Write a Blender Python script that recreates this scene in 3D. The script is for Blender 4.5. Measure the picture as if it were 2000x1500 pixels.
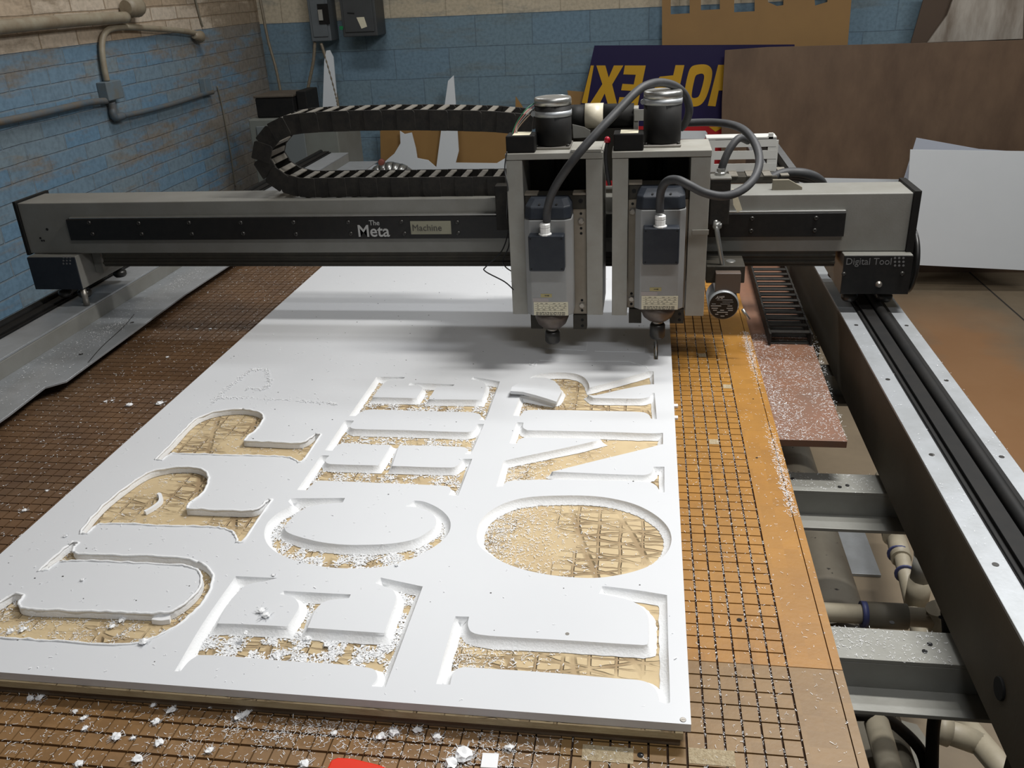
import bpy, bmesh, math, random
from mathutils import Vector, Matrix, Euler
from mathutils.geometry import delaunay_2d_cdt
random.seed(7)
for o in list(bpy.data.objects): bpy.data.objects.remove(o)
SC = bpy.context.scene
COL = SC.collection
PI = math.pi
# ---------------------------------------------------------------- camera
FPX = 1709.5777
CAM = Vector((0, 0, 1.804))
EUL = Euler((1.13787849, 0.04461709, 0.14283141), 'XYZ')
ROT = EUL.to_matrix()
cd = bpy.data.cameras.new('camera'); cam = bpy.data.objects.new('camera', cd); COL.objects.link(cam)
cam.location = CAM; cam.rotation_euler = EUL
cd.sensor_fit = 'HORIZONTAL'; cd.sensor_width = 36; cd.lens = FPX / 2000 * 36
cd.clip_start = 0.05; cd.clip_end = 60
SC.camera = cam
# ---------------------------------------------------------------- light
w = bpy.data.worlds.new('shop_ambient'); SC.world = w; w.use_nodes = True
w.node_tree.nodes['Background'].inputs[0].default_value = (0.80, 0.90, 1.0, 1)
w.node_tree.nodes['Background'].inputs[1].default_value = 0.06
def area(name, loc, size, energy, color=(1, 1, 1), aim=(0, 0, -1), rz=0):
    l = bpy.data.lights.new(name, 'AREA'); l.shape = 'RECTANGLE'; l.size, l.size_y = size
    l.energy = energy; l.color = color
    o = bpy.data.objects.new(name, l); COL.objects.link(o); o.location = loc
    o.rotation_euler = Vector(aim).to_track_quat('-Z', 'Y').to_euler()
    if rz: o.rotation_euler.rotate_axis('Z', rz)
    return o
area('ceiling_lamp_or_fill', (0.92, 2.10, 3.3), (0.9, 0.14), 62, (1.0, 0.98, 0.94))
area('ceiling_lamp_or_fill', (0.70, 2.90, 3.3), (0.9, 0.14), 26, (0.97, 0.98, 1.0))
area('ceiling_lamp_or_fill', (0.55, 0.25, 3.3), (1.3, 0.2), 25, (0.97, 0.98, 1.0))
area('ceiling_lamp_or_fill', (-1.5, 4.4, 3.5), (1.3, 0.3), 26, (0.97, 0.99, 1.0))  # added fill light, lifts the dim left and back walls
area('ceiling_lamp_or_fill', (2.6, 4.2, 3.4), (1.3, 0.3), 34, (0.98, 0.99, 1.0))  # added fill light to brighten the white sheets at far right
SC.view_settings.view_transform = 'Standard'; SC.view_settings.look = 'None'
SC.view_settings.gamma = 1; SC.view_settings.exposure = 0.1
SC.view_settings.use_curve_mapping = False

# ---------------------------------------------------------------- helpers
def W(x, y, ax, v):
    """point where the line of sight through photo position x, y meets the plane ax = v"""
    d = ROT @ Vector(((x - 1000) / FPX, -(y - 750) / FPX, -1))
    k = 'xyz'.index(ax)
    return CAM + d * ((v - CAM[k]) / d[k])
def on(pts, ax, v, org=(0, 0), s=1):
    return [W(org[0] + p[0] * s, org[1] + p[1] * s, ax, v) for p in pts]

class MB:
    def __init__(s): s.v = []; s.f = []; s.sm = []; s.mi = []; s.m = 0
    def add(s, vs, fs, smooth=False):
        b = len(s.v); s.v += [Vector(p) for p in vs]
        for f in fs: s.f.append([b + i for i in f]); s.sm.append(smooth); s.mi.append(s.m)
        return s
    def box(s, x0, x1, y0, y1, z0, z1, M=None):
        vs = [Vector((x, y, z)) for x in (x0, x1) for y in (y0, y1) for z in (z0, z1)]
        if M: vs = [M @ v for v in vs]
        return s.add(vs, [(0, 1, 3, 2), (4, 6, 7, 5), (0, 4, 5, 1), (2, 3, 7, 6), (0, 2, 6, 4), (1, 5, 7, 3)])
    def prism(s, poly, depth):
        """poly: list of 3d points, extruded by the vector depth"""
        n = len(poly); d = Vector(depth); poly = [Vector(p) for p in poly]
        nrm = Vector((0, 0, 0))
        for i in range(n): nrm += poly[i].cross(poly[(i + 1) % n])
        vs = poly + [p + d for p in poly]
        a = list(range(n)); b = list(range(n, 2 * n))
        if nrm.dot(d) > 0: fs = [a[::-1], b]; sd = [(i, (i + 1) % n, n + (i + 1) % n, n + i) for i in range(n)]
        else: fs = [a, b[::-1]]; sd = [(i, n + i, n + (i + 1) % n, (i + 1) % n) for i in range(n)]
        return s.add(vs, fs + sd)
    def cyl(s, p, q, r, r2=None, n=20, caps=True):
        p, q = Vector(p), Vector(q); r2 = r if r2 is None else r2
        return s.lathe(p, q - p, [(0, 0)] * caps + [(r, 0), (r2, 1)] + [(0, 1)] * caps, n, True)
    def lathe(s, p, axis, prof, n=24, rel=False, flat=False):
        """prof: (radius, distance along axis); rel = distance as share of the axis"""
        p = Vector(p); axis = Vector(axis); L = axis.length; z = axis.normalized()
        x = z.orthogonal().normalized(); y = z.cross(x)
        k = L if rel else 1
        vs, fs = [], []
        for r, h in prof:
            for i in range(n):
                a = 2 * PI * i / n
                vs.append(p + z * h * k + (x * math.cos(a) + y * math.sin(a)) * max(r, 1e-5))
        b = len(s.v); s.v += vs
        for j in range(len(prof) - 1):
            cap = prof[j][0] < 1e-4 or prof[j + 1][0] < 1e-4 or abs(prof[j][1] - prof[j + 1][1]) * k < 1e-6
            for i in range(n):
                i2 = (i + 1) % n
                s.f.append([b + j * n + i, b + j * n + i2, b + (j + 1) * n + i2, b + (j + 1) * n + i])
                s.sm.append(not (cap or flat)); s.mi.append(s.m)
        return s
    def tube(s, pts, r, n=10, rings=None):
        pts = [Vector(p) for p in pts]; m = len(pts)
        t = [(pts[min(i + 1, m - 1)] - pts[max(i - 1, 0)]).normalized() for i in range(m)]
        u = t[0].orthogonal().normalized(); b = len(s.v)
        for i in range(m):
            u = (u - t[i] * u.dot(t[i])).normalized(); w_ = t[i].cross(u)
            rr = r if not rings else r * (1 + rings * (i % 2))
            for k in range(n):
                a = 2 * PI * k / n; s.v.append(pts[i] + (u * math.cos(a) + w_ * math.sin(a)) * rr)
        for i in range(m - 1):
            for k in range(n):
                k2 = (k + 1) % n
                s.f.append([b + i * n + k, b + i * n + k2, b + (i + 1) * n + k2, b + (i + 1) * n + k]); s.sm.append(True); s.mi.append(s.m)
        s.f.append([b + k for k in range(n)][::-1]); s.sm.append(False); s.mi.append(s.m)
        s.f.append([b + (m - 1) * n + k for k in range(n)]); s.sm.append(False); s.mi.append(s.m)
        return s
    def build(s, name, mat, parent=None, bev=0, seg=2, **kw):
        me = bpy.data.meshes.new(name); me.from_pydata([tuple(v) for v in s.v], [], s.f)
        mats = mat if isinstance(mat, (list, tuple)) else [mat]
        for m_ in mats: me.materials.append(m_)
        me.polygons.foreach_set('use_smooth', s.sm); me.polygons.foreach_set('material_index', s.mi)
        me.update()
        o = bpy.data.objects.new(name, me); COL.objects.link(o)
        if parent: o.parent = parent
        if bev:
            m_ = o.modifiers.new('bevel', 'BEVEL'); m_.width = bev; m_.segments = seg; m_.limit_method = 'ANGLE'; m_.angle_limit = 0.7
        if kw: tag(o, **kw)
        return o
def split(o):
    """every separate piece of the mesh becomes an object of its own, same name and parent"""
    me = o.data; bm = bmesh.new(); bm.from_mesh(me); left = set(bm.verts); out = []
    while left:
        st = [left.pop()]; grp = set(st)
        while st:
            v = st.pop()
            for e in v.link_edges:
                q = e.other_vert(v)
                if q in left: left.discard(q); grp.add(q); st.append(q)
        vs = sorted(grp, key=lambda v: v.index); ix = {v: i for i, v in enumerate(vs)}
        fs = [f for f in bm.faces if f.verts[0] in grp]
        m2 = bpy.data.meshes.new(o.name); m2.from_pydata([tuple(v.co) for v in vs], [], [[ix[v] for v in f.verts] for f in fs])
        for m_ in me.materials: m2.materials.append(m_)
        m2.polygons.foreach_set('use_smooth', [f.smooth for f in fs]); out.append(m2)
    bm.free(); o.data = out[0]
    for m2 in out[1:]:
        c = o.copy(); c.data = m2; COL.objects.link(c)
def tag(o, label=None, cat=None, group=None, kind=None):
    if label: o['label'] = label
    if cat: o['category'] = cat
    if group: o['group'] = group
    if kind: o['kind'] = kind
    return o
def thing(name, label, cat, loc=(0, 0, 0), group=None):
    """an Empty at the thing's base; its parts keep world coordinates"""
    o = bpy.data.objects.new(name, None); o.empty_display_size = 0.05; COL.objects.link(o)
    o.location = loc
    return tag(o, label, cat, group)
def fix_parents():
    for nm in ('bare_patch', 'drill_hole', 'rail_bolt', 'bolt_hole', 'track_bolt', 'scuff', 'face_bolt', 'logo_dot', 'slide_bolt', 'plate_hole', 'cap_screw', 'box_screw', 'flange_bolt', 'cross_slat', 'joint_ring', 'clamp_edge', 'lower_clamp', 'rail_bed', 'scored_line', 'duct_pipe', 'slotted_plate'):
        for o in [o for o in bpy.data.objects if o.type == 'MESH' and o.name.split('.')[0] == nm]: split(o)
    """parts were written in world coordinates: cancel the offset of their Empty"""
    for o in bpy.data.objects:
        if o.parent and o.parent.type == 'EMPTY' and not o.get('own'):
            o.matrix_parent_inverse = Matrix.Translation(-o.parent.location)
def copy_tree(o, parent=None):
    c = o.copy(); COL.objects.link(c)
    if parent: c.parent = parent; c.matrix_parent_inverse = o.matrix_parent_inverse.copy()
    for ch in list(o.children): copy_tree(ch, c)
    return c
def smooth(pts, n=6, closed=False):
    """Catmull-Rom through the points"""
    P = [Vector(p) for p in pts]; N = len(P); out = []
    rng = range(N if closed else N - 1)
    for i in rng:
        g = (lambda k: P[k % N]) if closed else (lambda k: P[max(0, min(N - 1, k))])
        a, b, c, d = g(i - 1), g(i), g(i + 1), g(i + 2)
        for j in range(n):
            t = j / n
            out.append(0.5 * ((2 * b) + (c - a) * t + (2 * a - 5 * b + 4 * c - d) * t * t + (3 * b - a - 3 * c + d) * t ** 3))
    if not closed: out.append(P[-1])
    return out
def text(name, s, size, org, mat, parent, ext=0.0006, xdir=(1, 0, 0), up=(0, 0, 1), sx=1, shear=0, bold=0, align='LEFT'):
    c = bpy.data.curves.new(name, 'FONT'); c.body = s; c.size = size; c.extrude = ext; c.shear = shear; c.offset = bold
    c.align_x = align; c.resolution_u = 3
    t = bpy.data.objects.new(name, c); COL.objects.link(t)
    dg = bpy.context.evaluated_depsgraph_get()
    me = bpy.data.meshes.new_from_object(t.evaluated_get(dg)); bpy.data.objects.remove(t)
    x = Vector(xdir).normalized(); y = Vector(up).normalized(); z = x.cross(y)
    M = Matrix((x, y, z)).transposed().to_4x4(); M.translation = Vector(org)
    me.transform(M @ Matrix.Diagonal((sx, 1, 1, 1))); me.materials.clear(); me.materials.append(mat); me.name = name
    o = bpy.data.objects.new(name, me); COL.objects.link(o)
    if parent: o.parent = parent
    return o

# ---------------------------------------------------------------- materials
def mat(name, col, rough=0.6, metal=0, noise=0, nscale=20, col2=None, bump=0, bscale=60, spec=0.5, coat=0, detail=4, stretch=None, speck=None):
    m = bpy.data.materials.new(name); m.use_nodes = True; nt = m.node_tree; N = nt.nodes; L = nt.links
    b = N['Principled BSDF']; b.inputs['Roughness'].default_value = rough; b.inputs['Metallic'].default_value = metal
    b.inputs['Specular IOR Level'].default_value = spec; b.inputs['Coat Weight'].default_value = coat
    c = (*col, 1); b.inputs['Base Color'].default_value = c
    g = N.new('ShaderNodeNewGeometry'); vec = g.outputs['Position']
    if stretch:
        mp = N.new('ShaderNodeMapping'); mp.inputs['Scale'].default_value = stretch; L.new(vec, mp.inputs[0]); vec = mp.outputs[0]
    out = None
    if noise:
        t = N.new('ShaderNodeTexNoise'); t.inputs['Scale'].default_value = nscale; t.inputs['Detail'].default_value = detail
        t.inputs['Roughness'].default_value = 0.65; L.new(vec, t.inputs['Vector'])
        r = N.new('ShaderNodeMapRange'); r.inputs[1].default_value = 0.35; r.inputs[2].default_value = 0.68
        r.inputs[4].default_value = noise; L.new(t.outputs[0], r.inputs[0])
        mx = N.new('ShaderNodeMix'); mx.data_type = 'RGBA'; mx.inputs[6].default_value = c
        mx.inputs[7].default_value = (*(col2 or [v * 0.55 for v in col]), 1)
        L.new(r.outputs[0], mx.inputs[0]); out = mx.outputs[2]
    if speck:
        t = N.new('ShaderNodeTexNoise'); t.inputs['Scale'].default_value = speck[1]; t.inputs['Detail'].default_value = 2; L.new(vec, t.inputs['Vector'])
        r = N.new('ShaderNodeMapRange'); r.inputs[1].default_value = speck[2]; r.inputs[2].default_value = speck[2] + 0.04; L.new(t.outputs[0], r.inputs[0])
        mx = N.new('ShaderNodeMix'); mx.data_type = 'RGBA'; mx.inputs[6].default_value = c
        if out: L.new(out, mx.inputs[6])
        mx.inputs[7].default_value = (*speck[0], 1); L.new(r.outputs[0], mx.inputs[0]); out = mx.outputs[2]
    if out: L.new(out, b.inputs['Base Color'])
    if bump:
        t = N.new('ShaderNodeTexNoise'); t.inputs['Scale'].default_value = bscale; t.inputs['Detail'].default_value = 5; L.new(vec, t.inputs['Vector'])
        bp = N.new('ShaderNodeBump'); bp.inputs['Strength'].default_value = bump; bp.inputs['Distance'].default_value = 0.01
        L.new(t.outputs[0], bp.inputs['Height']); L.new(bp.outputs[0], b.inputs['Normal'])
    return m
def brick_mat(name, axis, bw, bh, blue1, blue2, top1, top2, mortar, split, off_z, peel, peelcol, bump=0.6, msize=0.004, dirt=None):
    m = bpy.data.materials.new(name); m.use_nodes = True; nt = m.node_tree; N = nt.nodes; L = nt.links
    b = N['Principled BSDF']; b.inputs['Roughness'].default_value = 0.8; b.inputs['Specular IOR Level'].default_value = 0.2
    g = N.new('ShaderNodeNewGeometry'); sp = N.new('ShaderNodeSeparateXYZ'); L.new(g.outputs['Position'], sp.inputs[0])
    zz = N.new('ShaderNodeMath'); zz.operation = 'SUBTRACT'; L.new(sp.outputs[2], zz.inputs[0]); zz.inputs[1].default_value = off_z
    cb = N.new('ShaderNodeCombineXYZ'); L.new(sp.outputs[axis], cb.inputs[0]); L.new(zz.outputs[0], cb.inputs[1])
    # uneven, hand-laid courses
    nz = N.new('ShaderNodeTexNoise'); nz.inputs['Scale'].default_value = 5; L.new(g.outputs['Position'], nz.inputs['Vector'])
    vm = N.new('ShaderNodeVectorMath'); vm.operation = 'MULTIPLY_ADD'; L.new(nz.outputs[1], vm.inputs[0]); vm.inputs[1].default_value = (0.012, 0.010, 0); L.new(cb.outputs[0], vm.inputs[2])
    def brick(c1, c2):
        t = N.new('ShaderNodeTexBrick'); t.inputs['Scale'].default_value = 1; t.inputs['Brick Width'].default_value = bw
        t.inputs['Row Height'].default_value = bh; t.inputs['Mortar Size'].default_value = msize; t.inputs['Mortar Smooth'].default_value = 0.4
        t.inputs['Color1'].default_value = (*c1, 1); t.inputs['Color2'].default_value = (*c2, 1); t.inputs['Mortar'].default_value = (*mortar, 1)
        L.new(vm.outputs[0], t.inputs['Vector']); return t
    t1 = brick(blue1, blue2); t2 = brick(top1, top2); t2.inputs['Mortar'].default_value = (*[v * 0.8 for v in top2], 1)
    st = N.new('ShaderNodeMath'); st.operation = 'GREATER_THAN'; L.new(sp.outputs[2], st.inputs[0]); st.inputs[1].default_value = split
    mx = N.new('ShaderNodeMix'); mx.data_type = 'RGBA'; L.new(st.outputs[0], mx.inputs[0]); L.new(t1.outputs[0], mx.inputs[6]); L.new(t2.outputs[0], mx.inputs[7])
    # peeled and dirty patches
    n2 = N.new('ShaderNodeTexNoise'); n2.inputs['Scale'].default_value = 3.2; n2.inputs['Detail'].default_value = 7; n2.inputs['Roughness'].default_value = 0.7
    mpp = N.new('ShaderNodeMapping'); mpp.inputs['Scale'].default_value = (0.6, 0.6, 2.6); L.new(g.outputs['Position'], mpp.inputs[0]); L.new(mpp.outputs[0], n2.inputs['Vector'])
    src = n2.outputs[0]
    if dirt:   # the grime of the damp corner
        dr = N.new('ShaderNodeMapRange'); dr.inputs[1].default_value = dirt; dr.inputs[2].default_value = dirt + 1.3; dr.inputs[4].default_value = 0.17; L.new(sp.outputs[axis], dr.inputs[0])
        dd_ = N.new('ShaderNodeMath'); dd_.operation = 'ADD'; L.new(src, dd_.inputs[0]); L.new(dr.outputs[0], dd_.inputs[1]); src = dd_.outputs[0]
    r = N.new('ShaderNodeMapRange'); r.inputs[1].default_value = 0.52; r.inputs[2].default_value = 0.66; r.inputs[4].default_value = peel; L.new(src, r.inputs[0])
    mx2 = N.new('ShaderNodeMix'); mx2.data_type = 'RGBA'; L.new(r.outputs[0], mx2.inputs[0]); L.new(mx.outputs[2], mx2.inputs[6]); mx2.inputs[7].default_value = (*peelcol, 1)
    n3 = N.new('ShaderNodeTexNoise'); n3.inputs['Scale'].default_value = 45; n3.inputs['Detail'].default_value = 3; L.new(g.outputs['Position'], n3.inputs['Vector'])
    r3 = N.new('ShaderNodeMapRange'); r3.inputs[1].default_value = 0.4; r3.inputs[2].default_value = 0.7; r3.inputs[3].default_value = 1.0; r3.inputs[4].default_value = 0.8; L.new(n3.outputs[0], r3.inputs[0])
    mm = N.new('ShaderNodeMix'); mm.data_type = 'RGBA'; mm.blend_type = 'MULTIPLY'; mm.inputs[0].default_value = 1; L.new(mx2.outputs[2], mm.inputs[6]); L.new(r3.outputs[0], mm.inputs[7])
    L.new(mm.outputs[2], b.inputs['Base Color'])
    inv = N.new('ShaderNodeMath'); inv.operation = 'MULTIPLY_ADD'; inv.inputs[1].default_value = -1; inv.inputs[2].default_value = 1; L.new(t1.outputs['Fac'], inv.inputs[0])
    ad = N.new('ShaderNodeMath'); ad.operation = 'MULTIPLY_ADD'; ad.inputs[1].default_value = 0.35; L.new(n2.outputs[0], ad.inputs[0]); L.new(inv.outputs[0], ad.inputs[2])
    bp = N.new('ShaderNodeBump'); bp.inputs['Strength'].default_value = bump; bp.inputs['Distance'].default_value = 0.012
    L.new(ad.outputs[0], bp.inputs['Height']); L.new(bp.outputs[0], b.inputs['Normal'])
    return m
M = {}
M['alum'] = mat('painted_grey_aluminium', (0.215, 0.213, 0.195), 0.5, 0.15, 0.5, 9, (0.155, 0.148, 0.125), 0.03, 200)
M['alum_light'] = mat('brushed_aluminium', (0.40, 0.42, 0.44), 0.42, 0.5, 0.5, 14, (0.27, 0.28, 0.28), 0.03, 150)
M['steel_dark'] = mat('dark_oiled_steel', (0.034, 0.031, 0.025), 0.6, 0.1, 0.6, 30, (0.055, 0.048, 0.036), 0.05, 120, spec=0.3)
M['black'] = mat('black_paint', (0.008, 0.008, 0.008), 0.6, 0, 0.5, 25, (0.018, 0.016, 0.014), spec=0.2)
M['blackgloss'] = mat('black_gloss', (0.009, 0.009, 0.009), 0.38, 0, 0.4, 60, (0.022, 0.020, 0.018), spec=0.35)
M['chain'] = mat('dusty_black_plastic', (0.013, 0.012, 0.011), 0.65, 0, 0.6, 50, (0.032, 0.028, 0.022), 0.05, 200, spec=0.3)
M['chainbar'] = mat('dusty_grey_crossbar', (0.17, 0.155, 0.13), 0.7, 0, 0.6, 60, (0.10, 0.09, 0.07))
M['cream'] = mat('cream_grey_paint', (0.31, 0.305, 0.275), 0.5, 0.05, 0.5, 16, (0.23, 0.21, 0.175), 0.02, 150)
M['beige'] = mat('dusty_beige_plate', (0.27, 0.235, 0.185), 0.55, 0.1, 0.5, 30, (0.19, 0.16, 0.12))
M['spindle'] = mat('spindle_casting_grey', (0.27, 0.275, 0.275), 0.42, 0.15, 0.4, 12, (0.21, 0.205, 0.19), 0.02, 300)
M['slate'] = mat('blue_black_plastic', (0.014, 0.018, 0.026), 0.5, 0, 0.5, 30, (0.030, 0.035, 0.042), 0.04, 400, spec=0.35)
M['rubber'] = mat('grey_rubber_cable', (0.036, 0.037, 0.040), 0.55, 0, 0.5, 40, (0.060, 0.060, 0.060), spec=0.35)
M['white'] = mat('white_plastic', (0.78, 0.78, 0.76), 0.35)
M['ivory'] = mat('ivory_pvc', (0.62, 0.57, 0.45), 0.4, 0, 0.5, 20, (0.42, 0.36, 0.26))
M['sheet'] = mat('white_foam_pvc', (0.705, 0.72, 0.74), 0.36, 0, 0.5, 3, (0.67, 0.685, 0.71), 0.012, 35, spec=0.4)
M['sheetcut'] = mat('routed_foam_pvc', (0.86, 0.87, 0.88), 0.7, 0, 0.5, 60, (0.82, 0.83, 0.83), 0.15, 260, spec=0.2)
M['chip'] = mat('white_shaving', (0.86, 0.87, 0.88), 0.6)
M['plate_dark'] = mat('dark_plywood_edge', (0.19, 0.14, 0.09), 0.65, 0, 0.8, 12, (0.09, 0.065, 0.045), 0.1, 80, stretch=(1, 1, 8))
M['chrome'] = mat('bright_metal', (0.45, 0.45, 0.43), 0.35, 0.85, 0.3, 20)
M['bolt'] = mat('dull_bolt', (0.30, 0.28, 0.25), 0.4, 0.8)
M['boltdark'] = mat('black_bolt', (0.05, 0.048, 0.045), 0.35, 0.6)
M['paper'] = mat('yellowed_paper', (0.66, 0.62, 0.47), 0.6, 0, 0.4, 80, (0.52, 0.47, 0.34))
M['ink'] = mat('ink', (0.06, 0.055, 0.045), 0.6)
M['red'] = mat('red_plastic', (0.75, 0.035, 0.012), 0.35)
M['silver_text'] = mat('silver_lettering', (0.42, 0.42, 0.41), 0.45, 0.2)
M['faded_text'] = mat('faded_lettering', (0.13, 0.13, 0.13), 0.5)
M['hole'] = mat('black_hole', (0.006, 0.006, 0.006), 0.9)
M['sand'] = mat('rusty_beige_steel', (0.20, 0.18, 0.135), 0.6, 0.05, 0.5, 12)
M['member'] = mat('galvanised_channel', (0.27, 0.27, 0.245), 0.5, 0.2, 0.5, 10, (0.19, 0.185, 0.16), 0.04, 80)
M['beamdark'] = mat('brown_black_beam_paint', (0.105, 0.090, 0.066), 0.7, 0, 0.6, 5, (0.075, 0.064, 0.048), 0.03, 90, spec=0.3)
M['tray'] = mat('off_white_enamel', (0.50, 0.50, 0.48), 0.5, 0, 0.4, 12, (0.40, 0.39, 0.36))
# ================================================================ room shell
FZ = -0.2; LX = -2.83; BY = 6.6
mw_left = brick_mat('painted_brick', 1, 0.30, 0.0765, (0.16, 0.28, 0.40), (0.22, 0.285, 0.325), (0.66, 0.57, 0.46), (0.50, 0.38, 0.26), (0.21, 0.27, 0.32), 1.604, 1.604, 0.75, (0.26, 0.20, 0.135), 0.7, 0.005, 5.0)
mw_back = brick_mat('painted_block', 0, 0.407, 0.206, (0.17, 0.26, 0.335), (0.18, 0.26, 0.31), (0.56, 0.49, 0.37), (0.52, 0.45, 0.33), (0.14, 0.20, 0.25), 1.590, 1.590, 0.6, (0.17, 0.20, 0.20), 0.5, 0.004)
MB().box(LX - 0.2, LX, -3, BY + 0.2, FZ, 3.9).build('wall_left', mw_left, kind='structure')
MB().box(LX, 7, BY, BY + 0.2, FZ, 3.9).build('wall_back', mw_back, kind='structure')
# concrete floor with saw-cut joints and a rust stain by the machine
def floor_mat():
    m = mat('stained_concrete', (0.22, 0.17, 0.11), 0.6, 0, 0.8, 2.5, (0.15, 0.115, 0.075), 0.06, 60, detail=8)
    nt = m.node_tree; N = nt.nodes; L = nt.links; b = N['Principled BSDF']; src = b.inputs['Base Color'].links[0].from_socket
    g = N.new('ShaderNodeNewGeometry'); sp = N.new('ShaderNodeSeparateXYZ'); L.new(g.outputs['Position'], sp.inputs[0])
    nz = N.new('ShaderNodeTexNoise'); nz.inputs['Scale'].default_value = 1.6; nz.inputs['Detail'].default_value = 5; L.new(g.outputs['Position'], nz.inputs['Vector'])
    # the rust spill is a band that runs along the machine
    a = N.new('ShaderNodeMath'); a.operation = 'MULTIPLY_ADD'; a.inputs[1].default_value = 1.3; L.new(nz.outputs[0], a.inputs[0]); L.new(sp.outputs[0], a.inputs[2])
    c = N.new('ShaderNodeMath'); c.operation = 'SUBTRACT'; L.new(a.outputs[0], c.inputs[0]); c.inputs[1].default_value = 2.40
    c2 = N.new('ShaderNodeMath'); c2.operation = 'ABSOLUTE'; L.new(c.outputs[0], c2.inputs[0])
    r = N.new('ShaderNodeMapRange'); r.inputs[1].default_value = 0.50; r.inputs[2].default_value = 0.16; r.inputs[4].default_value = 0.62; L.new(c2.outputs[0], r.inputs[0])
    ry = N.new('ShaderNodeMapRange'); ry.inputs[1].default_value = 5.9; ry.inputs[2].default_value = 5.1; L.new(sp.outputs[1], ry.inputs[0])
    mu = N.new('ShaderNodeMath'); mu.operation = 'MULTIPLY'; L.new(r.outputs[0], mu.inputs[0]); L.new(ry.outputs[0], mu.inputs[1])
    mx = N.new('ShaderNodeMix'); mx.data_type = 'RGBA'; L.new(mu.outputs[0], mx.inputs[0]); L.new(src, mx.inputs[6]); mx.inputs[7].default_value = (0.34, 0.145, 0.040, 1)
    L.new(mx.outputs[2], b.inputs['Base Color']); return m
FL = MB().box(LX, 7, -3, BY, FZ - 0.15, FZ)
FL.build('floor', floor_mat(), kind='structure')
# saw-cut joints in the slab
j = MB()
a, b2 = W(1880, 520, 'z', FZ + .001), W(2000, 625, 'z', FZ + .001)
d = (b2 - a).normalized(); s_ = Vector((-d.y, d.x, 0)) * 0.006
j.add([a - d * .4 + s_, b2 + d * 3 + s_, b2 + d * 3 - s_, a - d * .4 - s_], [(3, 2, 1, 0)])
j.build('trim_1', mat('dark_joint', (0.03, 0.025, 0.02), 0.8), kind='structure')
MB().box(LX - .2, 7, -3, BY + .2, 3.9, 4.0).build('ceiling', mat('ceiling_paint', (0.45, 0.45, 0.43), 0.8), kind='structure')

# ================================================================ spoilboard table
TZ = 0.861; SZ = 0.900; TX0, TX1, TY0, TY1 = -1.60, 0.299, 0.55, 3.95
def spoil_mat(name, c1, c2, c3):
    m = mat(name, c1, 0.5, 0, 0.9, 7, c2, 0.05, 120, detail=6)
    nt = m.node_tree; N = nt.nodes; L = nt.links; b = N['Principled BSDF']; src = b.inputs['Base Color'].links[0].from_socket
    g = N.new('ShaderNodeNewGeometry')
    # every small square took up glue and wear a little differently
    sn = N.new('ShaderNodeVectorMath'); sn.operation = 'SNAP'; sn.inputs[1].default_value = (0.0254, 0.028, 10); L.new(g.outputs['Position'], sn.inputs[0])
    wn = N.new('ShaderNodeTexWhiteNoise'); L.new(sn.outputs[0], wn.inputs[0])
    r = N.new('ShaderNodeMapRange'); r.inputs[3].default_value = 0.90; r.inputs[4].default_value = 1.05; L.new(wn.outputs[0], r.inputs[0])
    mm = N.new('ShaderNodeMix'); mm.data_type = 'RGBA'; mm.blend_type = 'MULTIPLY'; mm.inputs[0].default_value = 1; L.new(src, mm.inputs[6]); L.new(r.outputs[0], mm.inputs[7])
    # dusty worn blotches
    t = N.new('ShaderNodeTexNoise'); t.inputs['Scale'].default_value = 1.8; t.inputs['Detail'].default_value = 6; L.new(g.outputs['Position'], t.inputs['Vector'])
    q = N.new('ShaderNodeMapRange'); q.inputs[1].default_value = 0.45; q.inputs[2].default_value = 0.7; q.inputs[4].default_value = 0.6; L.new(t.outputs[0], q.inputs[0])
    mx = N.new('ShaderNodeMix'); mx.data_type = 'RGBA'; L.new(q.outputs[0], mx.inputs[0]); L.new(mm.outputs[2], mx.inputs[6]); mx.inputs[7].default_value = (*c3, 1)
    L.new(mx.outputs[2], b.inputs['Base Color']); return m
m_or = spoil_mat('amber_hardboard', (0.38, 0.178, 0.026), (0.30, 0.135, 0.020), (0.32, 0.160, 0.032))
m_br = spoil_mat('worn_brown_hardboard', (0.145, 0.078, 0.036), (0.10, 0.054, 0.028), (0.14, 0.095, 0.058))
m_fr = spoil_mat('tan_hardboard', (0.255, 0.150, 0.052), (0.195, 0.11, 0.038), (0.24, 0.145, 0.058))
m_fl = spoil_mat('chestnut_hardboard', (0.27, 0.15, 0.060), (0.20, 0.11, 0.046), (0.24, 0.16, 0.09))
m_gr = mat('groove_brown', (0.045, 0.022, 0.010), 0.9)
bed = thing('router_table', 'brown hardboard machine table scored with a square grid, lying under the white sheet', 'table', (-.65, 2.2, TZ - .03))
SEAM = 1.045; GP = 0.0254; GY = 0.0280; GX1 = 0.2203
xs = [GX1 - i * GP for i in range(0, 72)]           # groove centres
m_gd = mat('dusty_groove_brown', (0.055, 0.034, 0.020), 0.9)
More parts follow.
